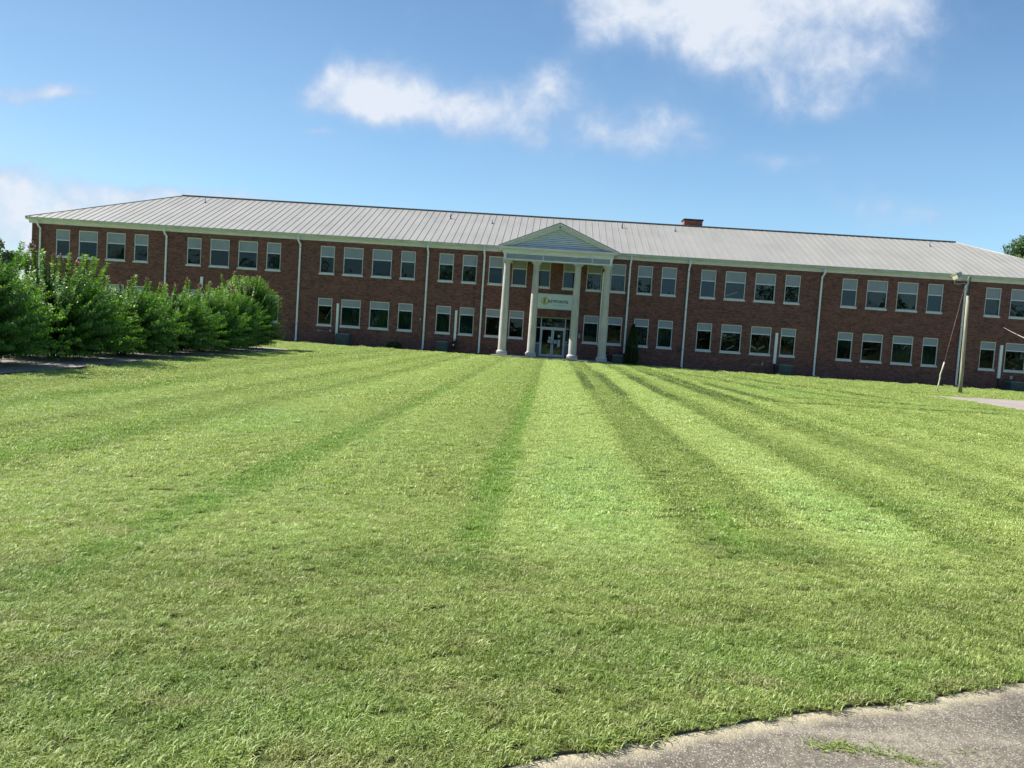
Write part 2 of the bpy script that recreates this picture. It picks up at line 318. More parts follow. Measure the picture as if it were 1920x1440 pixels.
def leaf_mat(name, stops, tip, trans=0.40, rough=0.45, spec=0.35):
    mt = bpy.data.materials.new(name); mt.use_nodes = True; n = NT(mt.node_tree); b = n.n['Principled BSDF']
    a = n.add('ShaderNodeAttribute', attribute_name='tint').outputs['Fac']
    y = n.add('ShaderNodeAttribute', attribute_name='young').outputs['Fac']
    col = n.mix(y, n.ramp(a, stops), tip)
    n.link(col, b.inputs['Base Color']); b.inputs['Roughness'].default_value = rough; b.inputs['Specular IOR Level'].default_value = spec
    tl = n.add('ShaderNodeBsdfTranslucent'); n.link(n.mix(1.0, col, (1.1, 1.5, 0.5), blend='MULTIPLY'), tl.inputs[0])
    mx = n.add('ShaderNodeMixShader'); mx.inputs[0].default_value = trans; n.link(b.outputs[0], mx.inputs[1]); n.link(tl.outputs[0], mx.inputs[2])
    n.link(mx.outputs[0], n.n['Material Output'].inputs[0]); return mt
M['myrtle'] = leaf_mat('myrtle_leaf', [(0, (0.035, 0.095, 0.018)), (.5, (0.085, 0.185, 0.028)), (1, (0.18, 0.30, 0.045))], (0.30, 0.40, 0.06))
M['cedar'] = leaf_mat('arborvitae_leaf', [(0, (0.016, 0.045, 0.014)), (1, (0.04, 0.085, 0.02))], (0.06, 0.10, 0.03), 0.2)
M['oak'] = leaf_mat('far_tree_leaf', [(0, (0.06, 0.105, 0.06)), (1, (0.13, 0.19, 0.10))], (0.17, 0.22, 0.12), 0.3)
M['flower'] = mottled('faded_pink_petal', (0.42, 0.22, 0.22), (0.30, 0.20, 0.12), 30, 0.7)
M['bark'] = mottled('myrtle_bark', (0.17, 0.12, 0.08), (0.09, 0.065, 0.045), 8, 0.8, stretch=(1, 1, .3))
# gravel and mulch bed
mt, n, b = mat('gravel_bed', (0.3, 0.25, 0.2), 0.9, 0.2)
P = pos(n); vo = n.add('ShaderNodeTexVoronoi'); n.link(P, vo.inputs[0]); vo.inputs['Scale'].default_value = 22
n.link(n.mix(n.rng(n.noise(P, 1.2, 5), .35, .65), n.mix(vo.outputs[1], (0.34, 0.29, 0.25), (0.20, 0.16, 0.13)), (0.27, 0.25, 0.24)), b.inputs['Base Color'])
n.link(n.mix(0.6, n.mix(n.rng(n.xyz(vo.outputs[1])[0], 0, 1), (0.16, 0.12, 0.10), (0.48, 0.42, 0.38)), (0.27, 0.23, 0.2)), b.inputs['Base Color'])
bump(n, b, vo.outputs[0], 0.8, 0.03); M['gravel'] = mt
# exposed aggregate concrete; pale lime coloured rim follows the lawn edge
mt, n, b = mat('aggregate_concrete', (0.3, 0.28, 0.26), 0.8, 0.35)
P = pos(n); x, y, z = n.xyz(P)
vo = n.add('ShaderNodeTexVoronoi'); n.link(P, vo.inputs[0]); vo.inputs['Scale'].default_value = 95; vo.inputs['Randomness'].default_value = 1
vo2 = n.add('ShaderNodeTexVoronoi'); n.link(P, vo2.inputs[0]); vo2.inputs['Scale'].default_value = 38
sr_ = n.xyz(vo.outputs[1])[0]
spk = n.math('MULTIPLY', n.rng(sr_, 0.45, 0.75), n.rng(vo.outputs[0], 0.25, 0.5, 1, 0))
base = n.ramp(n.noise(P, 1.6, 6, 0.7), [(0.30, (0.095, 0.080, 0.060)), (0.45, (0.150, 0.130, 0.100)), (0.55, (0.19, 0.165, 0.125)), (0.7, (0.26, 0.235, 0.175))])
base = n.mix(n.rng(n.xyz(vo2.outputs[1])[1], .3, .9, 0, .5), base, (0.070, 0.055, 0.045))
cc = n.mix(n.math('MULTIPLY', spk, 0.62), base, (0.50, 0.45, 0.38))
rim = n.add('ShaderNodeAttribute', attribute_name='rim').outputs['Fac']
rn = n.math('ADD', rim, n.math('MULTIPLY', n.math('SUBTRACT', n.noise(P, 6.0, 5, .65), 0.5), 0.16))
band = n.math('MULTIPLY', n.rng(rn, 0.03, 0.13, 1, 0), 0.85)
line = n.math('MULTIPLY', n.rng(n.math('ABSOLUTE', n.math('SUBTRACT', n.math('ADD', y, n.math('MULTIPLY', x, -0.06)), -56.78)), 0.0, 0.06, 1, 0), n.rng(n.noise(P, 9, 4, .7), .35, .6))
cc = n.mix(n.math('MULTIPLY', line, 0.5), cc, (0.32, 0.28, 0.22))
cc = n.mix(band, cc, n.mix(n.noise(P, 40, 3), (0.34, 0.295, 0.19), (0.47, 0.42, 0.29)))
n.link(cc, b.inputs['Base Color']); bump(n, b, n.math('ADD', vo.outputs[0], vo2.outputs[0]), 0.35, 0.01); M['concrete'] = mt
M['drive'] = mottled('pale_drive_concrete', (0.33, 0.29, 0.26), (0.24, 0.21, 0.185), 0.6, 0.85, b_s=0.2)
M['soil'] = mottled('dark_soil', (0.05, 0.045, 0.026), (0.09, 0.08, 0.045), 12, 0.95, b_s=0.5)
M['path'] = mottled('worn_path', (0.36, 0.34, 0.20), (0.28, 0.30, 0.13), 2, 0.9, b_s=.3)
M['edging'] = mat('bed_edging_black', (0.02, 0.02, 0.018), 0.7)[0]

# ------------------------------------------------------------------ mesh helpers
def tag(o, label=None, cat=None, group=None, kind=None):
    for k, v in (('label', label), ('category', cat), ('group', group), ('kind', kind)):
        if v: o[k] = v
    return o
def link(name, me, material=None, parent=None, loc=None):
    o = bpy.data.objects.new(name, me); C.objects.link(o)
    if material is not None and me is not None and not me.materials: me.materials.append(material)
    if parent is not None: o.parent = parent
    if loc is not None: o.location = loc
    return o
def empty(name, loc, label, cat, group=None):
    o = bpy.data.objects.new(name, None); C.objects.link(o); o.location = loc; o.empty_display_size = 0.3
    return tag(o, label, cat, group)
class MB:
    def __init__(s): s.v = []; s.f = []; s.mi = []; s.cur = 0; s.sm = []
    def add(s, vs, fs, smooth=False):
        k = len(s.v); s.v += [tuple(v) for v in vs]
        for f in fs: s.f.append(tuple(i+k for i in f)); s.mi.append(s.cur); s.sm.append(smooth)
    def quad(s, a, b, c, d): s.add((a, b, c, d), ((0, 1, 2, 3),))
    def box(s, x0, x1, y0, y1, z0, z1, bev=0.0, rot=None):
        if bev > 0:
            vs = []; 
            for z, i in ((z0, bev), (z0+bev, 0), (z1-bev, 0), (z1, bev)):
                for (x, y) in ((x0+i, y0+bev*0), (x1-i, y0), (x1, y0+i), (x1, y1-i), (x1-i, y1), (x0+i, y1), (x0, y1-i), (x0, y0+i)):
                    if i == 0: pass
                    vs.append((x, y, z))
            # simple chamfered prism (corner chamfers on top and bottom rings only)
            vs = []
            for z, i in ((z0, bev), (z0+bev, 0), (z1-bev, 0), (z1, bev)):
                vs += [(x0+i, y0+i, z), (x1-i, y0+i, z), (x1-i, y1-i, z), (x0+i, y1-i, z)]
            fs = [(3, 2, 1, 0), (12, 13, 14, 15)]
            for r in range(3):
                for k in range(4): a = r*4+k; b_ = r*4+(k+1) % 4; fs.append((a, b_, b_+4, a+4))
        else:
            vs = [(x0, y0, z0), (x1, y0, z0), (x1, y1, z0), (x0, y1, z0), (x0, y0, z1), (x1, y0, z1), (x1, y1, z1), (x0, y1, z1)]
            fs = [(3, 2, 1, 0), (4, 5, 6, 7), (0, 1, 5, 4), (1, 2, 6, 5), (2, 3, 7, 6), (3, 0, 4, 7)]
        if rot is not None: vs = [rot @ Vector(v) for v in vs]
        s.add(vs, fs)
    def lathe(s, cx, cy, prof, n=32):
        vs = []
        for r, z in prof:
            for k in range(n): a = 2*math.pi*k/n; vs.append((cx+r*math.cos(a), cy+r*math.sin(a), z))
        fs = [(i*n+k, i*n+(k+1) % n, (i+1)*n+(k+1) % n, (i+1)*n+k) for i in range(len(prof)-1) for k in range(n)]
        s.add(vs, fs, True)
        m_ = len(prof)-1
        s.add(vs[:n][::-1], (tuple(range(n)),)); s.add(vs[m_*n:], (tuple(range(n)),))
    def tube(s, pts, r, n=8, r2=None):
        pts = [Vector(p) for p in pts]; N = len(pts); rings = []
        ds = [(pts[i+1]-pts[i]).normalized() for i in range(N-1)]
        up = min((Vector((1, 0, 0)), Vector((0, 1, 0)), Vector((0, 0, 1))), key=lambda q: max(abs(d_.dot(q)) for d_ in ds))
        for i, p in enumerate(pts):
            d = (pts[min(i+1, N-1)] - pts[max(i-1, 0)]).normalized()
            a = d.cross(up)
            a.normalize(); b_ = d.cross(a)
            rr = r if r2 is None else r + (r2-r)*i/(N-1)
            rings += [tuple(p + a*rr*math.cos(2*math.pi*k/n) + b_*rr*math.sin(2*math.pi*k/n)) for k in range(n)]
        fs = [(i*n+k, i*n+(k+1) % n, (i+1)*n+(k+1) % n, (i+1)*n+k) for i in range(N-1) for k in range(n)]
        fs += [tuple(range(n))[::-1], tuple(range((N-1)*n, N*n))]
        s.add(rings, fs, True)
    def mesh(s, name, mats=None):
        me = bpy.data.meshes.new(name); me.from_pydata(s.v, [], s.f)
        if mats:
            for mm in (mats if isinstance(mats, (list, tuple)) else [mats]): me.materials.append(mm)
            me.polygons.foreach_set('material_index', s.mi)
        me.polygons.foreach_set('use_smooth', s.sm)
        me.update(); return me
    def build(s, name, mats, parent=None, loc=None): return link(name, s.mesh(name, mats), None, parent, loc)
def np_mesh(name, V, F, material, attrs=None):
    """V (n,3); F (m,k) array of same size faces; attrs name->per-face array"""
    me = bpy.data.meshes.new(name); k = F.shape[1]
    me.vertices.add(len(V)); me.vertices.foreach_set('co', np.ascontiguousarray(V, dtype=np.float32).ravel())
    me.loops.add(F.size); me.loops.foreach_set('vertex_index', np.ascontiguousarray(F, dtype=np.int32).ravel())
    me.polygons.add(len(F)); me.polygons.foreach_set('loop_start', np.arange(0, F.size, k, dtype=np.int32))
    me.update(calc_edges=True)
    for a, arr in (attrs or {}).items():
        at = me.attributes.new(a, 'FLOAT', 'FACE'); at.data.foreach_set('value', np.ascontiguousarray(arr, dtype=np.float32))
    me.materials.append(material); return me
def norm(a): return a/np.maximum(np.linalg.norm(a, axis=-1, keepdims=True), 1e-9)
def leaf_quads(P, D, N, L, W):
    """rhomb leaves with a slight fold: base P, direction D, side from N"""
    S = norm(np.cross(D, N)); Nn = np.cross(S, D)
    mid = P + D*(L*0.45)[:, None]
    a = P; b_ = mid + S*(W*0.5)[:, None] + Nn*(W*0.12)[:, None]; c_ = P + D*L[:, None]; d_ = mid - S*(W*0.5)[:, None] + Nn*(W*0.12)[:, None]
    V = np.stack([a, b_, c_, d_], 1).reshape(-1, 3); F = np.arange(len(V)).reshape(-1, 4)
    return V, F

# ------------------------------------------------------------------ ground
def sheet(name, poly, z, material, kind='structure'):
    me = bpy.data.meshes.new(name); me.from_pydata([(x, y, z) for x, y in poly], [], [tuple(range(len(poly)))])
    me.update(); o = link(name, me, material); tag(o, kind=kind); return o
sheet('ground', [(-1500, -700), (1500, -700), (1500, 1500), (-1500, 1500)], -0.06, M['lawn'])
EDGE = [(-5.2, -75), (-5.2, -66), (-4.4, -62), (-3.1, -59.8), (-1.7, -58.32), (-0.2, -57.27), (0.36, -56.95), (1.15, -56.57), (1.72, -56.34), (2.52, -55.95), (4.6, -55.1), (7.6, -53.7), (11.5, -51.2), (15, -47.5), (17.6, -42.5), (19.0, -36), (19.36, -26.88), (19.69, -20.61), (18.9, -19.62), (24.5, -18.0), (34, -15.3), (48, -12)]
def resample(pts, step, smooth=True):
    P = [Vector((x, y, 0)) for x, y in pts]; out = []
    for i in range(len(P)-1):
        p0, p1, p2, p3 = P[max(i-1, 0)], P[i], P[i+1], P[min(i+2, len(P)-1)]
        k = max(1, int((p2-p1).length/step))
        for j in range(k):
            t = j/k
            out.append(tuple((0.5*((2*p1)+(p2-p0)*t+(2*p0-5*p1+4*p2-p3)*t*t+(3*p1-p0-3*p2+p3)*t**3))[:2]) if smooth else tuple((p1+(p2-p1)*t)[:2]))
    out.append(pts[-1]); return out
near_edge = resample(EDGE[:16], 0.06) + resample(EDGE[16-1:], 0.5, False)[1:]
rr_ = np.random.default_rng(3); wig = np.convolve(rr_.normal(0, 1, len(near_edge)+14), np.ones(7)/7, 'same')[7:-7]; wig2 = np.convolve(rr_.normal(0, 1, len(near_edge)+60), np.ones(25)/25, 'same')[30:-30]
ne = []
for i, (x, y) in enumerate(near_edge):
    s_ = 0.020*wig[i] + 0.05*wig2[i] if y < -50 else 0
    ne.append((x - 0.5*s_, y + 0.85*s_))
near_edge = ne
lawn_poly = near_edge + [(90, 0), (90, 90), (-90, 90), (-90, -75)]
mb = MB(); k = len(lawn_poly)
mb.add([(x, y, 0.0) for x, y in lawn_poly], (tuple(range(k)),))
for i in range(len(near_edge)-1):
    (a, b_), (c_, d_) = near_edge[i], near_edge[i+1]; mb.cur = 1
    mb.quad((a, b_, 0), (a, b_, -0.06), (c_, d_, -0.06), (c_, d_, 0))
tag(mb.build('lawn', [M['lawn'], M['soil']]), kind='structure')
# drive: inner strip triangulated with rim distance attribute
outer = [(-5.2, -75), (8, -75), (40, -75), (48, -30), (48, -12)]
E2 = np.array(near_edge); Vs = []; Fs = []; rim = []
tang = norm(np.gradient(E2, axis=0)); nor = np.stack([tang[:, 1], -tang[:, 0]], 1)   # to the right of travel = drive side
offs = [-0.10, 0.0, 0.03, 0.06, 0.10, 0.16, 0.25, 0.45]
for j, o_ in enumerate(offs):
    for q, nn in zip(E2, nor): Vs.append((q[0]+nn[0]*o_, q[1]+nn[1]*o_, -0.0133)); rim.append(max(o_, 0))
nE = len(E2)
for j in range(len(offs)-1):
    for i in range(nE-1): a = j*nE+i; Fs.append((a, a+nE, a+nE+1, a+1))
me = bpy.data.meshes.new('driveway'); me.from_pydata(Vs, [], Fs)
inner = len(Vs) - nE
# fan sheet just under the strip
at = me.attributes.new('rim', 'FLOAT', 'POINT'); at.data.foreach_set('value', rim)
me.materials.append(M['concrete']); me.update()
dro = link('driveway', me); tag(dro, kind='structure')
dsheet = [tuple(p) for p in (E2 + nor*0.30)] + [(48, -75), ]
me2 = bpy.data.meshes.new('road'); me2.from_pydata([(x, y, -0.014) for x, y in dsheet], [], [tuple(range(len(dsheet)))])
at = me2.attributes.new('rim', 'FLOAT', 'POINT'); at.data.foreach_set('value', [1.0]*len(dsheet))
me2.materials.append(M['concrete']); me2.update(); tag(link('road', me2), kind='structure')
# paler far end of the drive
PAVE = [(18.75, -29.5), (18.9, -21.3), (17.7, -19.7), (24.5, -17.6), (34, -14.9), (46, -12), (47, -29.5)]
sheet('pavement', PAVE, 0.012, M['drive'])
# bed under the hedge
bed = resample([(-18.5, -52), (-12.0, -50), (-12.25, -45), (-12.3, -41.5), (-12.75, -38), (-13.1, -35.5), (-13.55, -31), (-13.75, -27), (-13.8, -21), (-13.9, -17.6), (-14.6, -16.2), (-16, -15.9), (-17.3, -16.6), (-17.6, -22), (-17.6, -34), (-17.8, -44), (-18.5, -52)], 0.4)
sheet('gravel_bed', bed[:-1], 0.012, M['gravel'])
mb = MB(); mb.tube([(x, y, 0.02) for x, y in bed if x > -15], 0.03, 5)
tag(mb.build('bed_edging', M['edging']), 'thin black edging strip between the gravel hedge bed and the lawn', 'edging')
sheet('path', resample([(-20, -13.9), (-16, -12.6), (-15.0, -11.6), (-14.3, -9), (-13.0, -5.4), (-12.2, -4.2), (-12.6, -4.9), (-13.9, -8.2), (-14.9, -10.4), (-16, -11.2), (-20, -12.2)], 0.4)[:-1], 0.006, M['path'])
sheet('pavement', [(-40, -0.95), (-7, -0.95), (-7, -0.0), (-40, -0.0)], 0.010, M['slab'])
sheet('pavement', [(7, -1.1), (41, -1.1), (41, 0.0), (7, 0.0)], 0.010, M['slab'])

# ------------------------------------------------------------------ building
B = empty('brick_school_building', (0, 0, 0), 'long two-storey red brick building with a pale metal hip roof and white columned portico', 'building')
HX, DEP = 40.72, 16.0          # half length, depth
TOP = 7.79; PAV = 6.02; PO = 0.12
NW, WW, G1 = 1.105, 1.5, 0.70
T2, S2, T1, S1 = 7.43, 5.25, 3.475, 1.32
wins = []                       # (x0, width, storey)
def bay(x0):
    out = []; x = x0
    for wd in (NW, WW, WW, NW): out.append((x, wd)); x += wd + G1
    return out
BW = 2*NW+2*WW+3*G1
for k in range(3):
    xl = -10.74 - BW - k*10.37
    for x, wd in bay(xl):
        for st_ in (1, 2): wins.append((x, wd, st_)); wins.append((-x-wd, wd, st_))
pair = [(-6.04-2*NW-0.68, NW), (-6.04-NW, NW)]
for x, wd in pair:
    for st_ in (1, 2): wins.append((x, wd, st_)); wins.append((-x-wd, wd, st_))
for x, wd in ((-5.14, NW), (-3.36, NW)):
    for st_ in (1, 2): wins.append((x, wd, st_)); wins.append((-x-wd, wd, st_))
for x in (-1.58, 0.475): wins.append((x, NW, 2))
DOOR = (-1.32, 1.32, 0.15, 3.16)   # opening
def wall_front(xa, xb, yf):
    """front face between xa..xb at y=yf with openings and reveals"""
    mb = MB()
    ops = [(x, x+wd, S1+0.14, T1) if s_ == 1 else (x, x+wd, S2+0.14, T2) for x, wd, s_ in wins if xa < x < xb]
    if xa < 0 < xb: ops.append(DOOR)
    xs = sorted({xa, xb} | {o_[0] for o_ in ops} | {o_[1] for o_ in ops}); zs = sorted({-0.06, TOP+0.3} | {o_[2] for o_ in ops} | {o_[3] for o_ in ops})
    for i in range(len(xs)-1):
        for j in range(len(zs)-1):
            cx_, cz_ = (xs[i]+xs[i+1])/2, (zs[j]+zs[j+1])/2
            if any(o_[0] < cx_ < o_[1] and o_[2] < cz_ < o_[3] for o_ in ops): continue
            mb.quad((xs[i], yf, zs[j]), (xs[i+1], yf, zs[j]), (xs[i+1], yf, zs[j+1]), (xs[i], yf, zs[j+1]))
    for a, b_, c_, d_ in ops:
        y2 = yf + (0.32 if c_ > 0.2 else 0.5)
        mb.quad((a, yf, c_), (a, yf, d_), (a, y2, d_), (a, y2, c_)); mb.quad((b_, yf, d_), (b_, yf, c_), (b_, y2, c_), (b_, y2, d_))
        mb.quad((a, yf, d_), (b_, yf, d_), (b_, y2, d_), (a, y2, d_)); mb.quad((a, yf, c_), (a, y2, c_), (b_, y2, c_), (b_, yf, c_))
    return mb
mb = wall_front(-HX, -PAV, 0.0)
for src, yf in ((wall_front(PAV, HX, 0.0), 0), (wall_front(-PAV, PAV, -PO), 0)): mb.add(src.v, src.f)
for sx in (-1, 1):
    x = sx*PAV; mb.quad((x, -PO, -.06), (x, 0.0, -.06), (x, 0.0, TOP+.3), (x, -PO, TOP+.3))
    x = sx*HX; mb.quad((x, 0, -.06), (x, DEP, -.06), (x, DEP, TOP+.3), (x, 0, TOP+.3))
mb.quad((-HX, DEP, -.06), (HX, DEP, -.06), (HX, DEP, TOP+.3), (-HX, DEP, TOP+.3))
mb.build('wall', M['brick'], B)
# rooms behind the glass
mb = MB()
mb.quad((-HX+.3, 3.4, 0.02), (HX-.3, 3.4, 0.02), (HX-.3, 3.4, TOP), (-HX+.3, 3.4, TOP))
mb.box(-HX+.3, HX-.3, 0.34, 3.38, 3.75, 4.6); mb.box(-HX+.3, HX-.3, 0.34, 3.38, TOP-.1, TOP); mb.box(-HX+.3, HX-.3, .34, 3.38, 0.03, .12)
for x in [-40.3, -30.9, -20.3, -10, -6.2, -1.9, 1.9, 6.2, 10, 20.3, 30.9, 40.3]:
    mb.box(x-.08, x+.08, 0.36, 3.37, 0.13, 3.74); mb.box(x-.08, x+.08, 0.36, 3.37, 4.61, TOP-.11)
mb.build('room_interior', M['room'], B)
# windows: shared meshes
FT = 0.055
def win_meshes(wd, st_):
    t, s_ = (T1, S1) if st_ == 1 else (T2, S2); H = t - s_
    rail = H - (0.56 if st_ == 1 else 0.81); gb = 0.14
    fr = MB(); y0, y1 = 0.035, 0.12
    fr.box(0, FT, y0, y1, gb, H); fr.box(wd-FT, wd, y0, y1, gb, H)
    fr.box(FT, wd-FT, y0, y1, H-FT, H); fr.box(FT, wd-FT, y0, y1, gb, gb+FT); fr.box(FT, wd-FT, y0+.004, y1, rail-.035, rail+.035)
    pn = MB(); pn.box(FT, wd-FT, 0.085, 0.105, rail+.035, H-FT)
    gl_ = MB(); gl_.quad((FT, 0.095, gb+FT), (wd-FT, 0.095, gb+FT), (wd-FT, 0.095, rail-.035), (FT, 0.095, rail-.035))
    si = MB(); si.box(-0.045, wd+0.045, -0.06, 0.10, 0.0, gb-.004, 0.008)
    cu_ = MB(); nn = 26
    for i in range(nn):
        a = FT + (wd-2*FT)*i/nn; b_ = FT + (wd-2*FT)*(i+1)/nn
        ya = 0.24+0.02*math.sin(i*1.7); yb = 0.24+0.02*math.sin((i+1)*1.7)
        cu_.quad((a, ya, gb+.02), (b_, yb, gb+.02), (b_, yb, rail+.02), (a, ya, rail+.02))
    sh = MB(); sh.quad((FT, .2, rail-.30), (wd-FT, .2, rail-.30), (wd-FT, .2, rail), (FT, .2, rail))
    return dict(frame=fr.mesh('window_frame', M['frame']), panel=pn.mesh('transom_panel', M['panel']), pane=gl_.mesh('pane', M['glass']),
                sill=si.mesh('sill', M['sill']), curtain=cu_.mesh('curtain', M['curtain']), bcurtain=cu_.mesh('curtain', M['bluecurtain']), blind=sh.mesh('roller_blind', M['curtain']))
WM = {(wd, s_): win_meshes(wd, s_) for wd in (NW, WW) for s_ in (1, 2)}
rw = random.Random(11)
for x, wd, s_ in sorted(wins):
    W = WM[(wd, s_)]; yo = -PO if abs(x+wd/2) < PAV else 0.0
    fo = link('window', W['frame'], None, B, (x, yo, S1 if s_ == 1 else S2))
    link('transom_panel', W['panel'], None, fo); pa = link('pane', W['pane'], None, fo); link('sill', W['sill'], None, fo)
    pa.rotation_euler = (rw.uniform(-.012, .012), 0, 0); pa.location.y = rw.uniform(-.004, .004)
    cx_ = x+wd/2; k = rw.random()
    teal = s_ == 1 and (any(abs(cx_-q) < .8 for q in (-13.2, -11.3, -8.6, -6.6, 8.4, 25.3)) or (abs(cx_) > 6 and k < .12))
    blue = (s_ == 2 and any(abs(cx_-q) < .7 for q in (2.7, 8.4, 11.3, 18.5, -22.1, 6.6))) or (s_ == 1 and any(abs(cx_-q) < .7 for q in (29.0, 6.6, 2.7)))
    if teal: link('curtain', W['curtain'], None, fo)
    elif blue: link('curtain', W['bcurtain'], None, fo)
    elif k < .60:
        rb = link('roller_blind', W['blind'], None, fo); rb.location.z = rw.choice((-.25, -.1, 0, .08, .15))
# pale bars set just behind single panes
def inner(name, x0, z0, x1, z1, th, y, mm):
    mb = MB(); d = Vector((x1-x0, 0, z1-z0)).normalized(); nrm = Vector((-d.z, 0, d.x))*th/2
    a, c_ = Vector((x0, y, z0)), Vector((x1, y, z1)); mb.add([a-nrm, c_-nrm, c_+nrm, a+nrm], ((0, 1, 2, 3),)); return mb.build(name, mm, B)
for a in ((12.65, 5.60, 13.55, 5.92, .10), (14.80, 6.05, 16.05, 6.60, .14), (-17.5, 1.9, -17.05, 2.75, .06), (13.1, 1.62, 13.65, 1.95, .09)): inner('pale_bar', *a, 0.3, M['frame'])
mb = MB()   # pale butterfly shape set behind one ground floor window
for sx in (-1, 1): mb.add([(15.35+sx*.06, .3, 1.72), (15.35+sx*.55, .3, 1.98), (15.35+sx*.55, .3, 2.12), (15.35+sx*.06, .3, 1.9)], ((0, 1, 2, 3),))
mb.build('pale_butterfly', M['frame'], B)

# roof --------------------------------------------------------
OV = 0.35; EZ = 8.22; RZ = 11.73; RX = 32.65; RY = 8.0
ex, ey0, ey1 = HX+OV, -OV, DEP+OV
mb = MB()
A_, Bq, Cq, Dq = (-ex, ey0, EZ), (ex, ey0, EZ), (ex, ey1, EZ), (-ex, ey1, EZ)
R1, R2 = (-RX, RY, RZ), (RX, RY, RZ)
mb.quad(A_, Bq, R2, R1); mb.quad(Cq, Dq, R1, R2); mb.add((Bq, Cq, R2), ((0, 1, 2),)); mb.add((Dq, A_, R1), ((0, 1, 2),))
slope = (RZ-EZ)/(RY-ey0)
def roof_z(x, y):
    return EZ + min((y-ey0)*slope, (ey1-y)*slope, (ex-abs(x))*(RZ-EZ)/(ex-RX))
def rib(p, q, wv, h=0.028, hw=0.011):
    p, q, wv = Vector(p), Vector(q), Vector(wv)
    nrm = (q-p).cross(wv).normalized(); nrm = nrm if nrm.z > 0 else -nrm
    a = [p-wv*hw, p+wv*hw, q+wv*hw, q-wv*hw]; t_ = [v_+nrm*h for v_ in a]
    mb.add(a+t_, ((4, 5, 6, 7), (0, 1, 5, 4), (1, 2, 6, 5), (2, 3, 7, 6), (3, 0, 4, 7)))
x = -ex+0.35
while x < ex-0.1:
    if abs(x) <= RX: p, q = (x, ey0, EZ), (x, RY-.05, RZ-.02)
    else:
        t_ = (ex-abs(x))/(ex-RX); p, q = (x, ey0, EZ), (x, ey0+(RY-ey0)*t_, EZ+(RZ-EZ)*t_)
    rib(p, q, (1, 0, 0)); x += 0.535
y = ey0+0.3
while y < ey1:
    t_ = 1-abs(y-RY)/(RY-ey0)
    for sx in (-1, 1): rib((sx*ex, y, EZ), (sx*(ex-(ex-RX)*t_), y, EZ+(RZ-EZ)*t_), (0, 1, 0))
    y += 0.535
rf = mb.build('roof', M['roof'], B)
mb = MB(); mb.box(-RX-.1, RX+.1, RY-.13, RY+.13, RZ-.005, RZ+.075)
mb.build('ridge_cap', M['ridge'], rf)
for sx in (-1, 1):
    mb = MB(); mb.tube([(sx*RX, RY, RZ+.01), (sx*ex, ey0, EZ+.01)], 0.05, 6); mb.tube([(sx*RX, RY, RZ+.01), (sx*ex, ey1, EZ+.01)], 0.05, 6)
    mb.build('hip_cap', M['roof'], rf)
for vx, vy in ((-30.0, 6.3), (-9.1, 6.0), (-5.56, 5.3), (5.09, 6.3), (9.43, 6.3), (30.0, 6.4)):
    mb = MB(); z = roof_z(vx, vy); hh = 0.42 if abs(vx) in (9.1, 5.09) else 0.34
    mb.tube([(vx, vy, z-.05), (vx, vy, z+hh)], 0.06 if abs(vx) in (9.1, 5.09) else .035, 10); mb.lathe(vx, vy, [(0.12, z-.02), (0.10, z+.06), (0.05, z+.10)], 12)
    mb.build('vent_pipe', M['ridge'], rf)
mb = MB(); mb.box(10.45, 11.98, 8.3, 9.5, 10.8, 12.28)
ch = mb.build('chimney', M['chimney_brick'], rf)
mb = MB(); mb.box(10.38, 12.05, 8.23, 9.57, 12.28, 12.40, .01); mb.build('chimney_cap', M['black'], ch)
# cornice and gutter: stepped profile extruded along X
def profile(name, prof, x0, x1, mm, closed=True, y_off=0.0, par=B):
    mb = MB(); k = len(prof)
    for xx in (x0, x1): mb.v += [(xx, y+y_off, z) for y, z in prof]
    for i in range(k): j = (i+1) % k; mb.f.append((i, j, k+j, k+i)); mb.mi.append(0); mb.sm.append(False)
    mb.f += [tuple(range(k)), tuple(range(k, 2*k))[::-1]]; mb.mi += [0, 0]; mb.sm += [False]*2
    return mb.build(name, mm, par)
corn = [(0.0, TOP), (-0.04, TOP), (-0.045, TOP+.10), (-0.07, TOP+.13), (-0.075, TOP+.19), (-0.16, TOP+.25), (-.20, TOP+.29), (-.20, TOP+.34), (0.0, TOP+.34)]
gut = [(-.205, 8.04), (-.30, 8.04), (-.325, 8.08), (-.33, 8.13), (-.355, 8.16), (-.355, 8.20), (-.335, 8.20), (-.31, 8.10), (-.205, 8.10)]
for a, b_, yo in ((-HX-.22, -PAV-.02, 0), (-PAV-.02, -4.25, -PO), (4.25, PAV+.02, -PO), (PAV+.02, HX+.22, 0)):
    profile('cornice', corn, a, b_, M['trim'], y_off=yo); profile('gutter', gut, a-(.12 if a < -40 else 0), b_+(.12 if b_ > 40 else 0), M['gutter'], y_off=yo)
profile('cornice', corn, -4.25, 4.25, M['trim'], y_off=-PO)
for a, b_ in ((-PAV-.05, -4.3), (4.3, PAV+.05)):      # roof edge of the slightly projecting centre
    mb = MB(); mb.box(a, b_, ey0-PO-.02, ey0+.02, EZ-.03, EZ-.005); mb.build('roof_edge', M['roof'], B)
for sx in (-1, 1):   # side cornices
    mb = MB(); x = sx*HX
    for (o0, z0, z1) in ((.045, TOP, TOP+.13), (.075, TOP+.13, TOP+.21), (.20, TOP+.21, TOP+.34)):
        mb.box(min(x, x+sx*o0), max(x, x+sx*o0), 0.002, DEP, z0, z1)
    mb.build('cornice', M['trim'], B)
    mb = MB(); mb.box(min(x+sx*.21, x+sx*.355), max(x+sx*.21, x+sx*.355), -.2, DEP+.2, 8.04, 8.20); mb.build('gutter', M['gutter'], B)
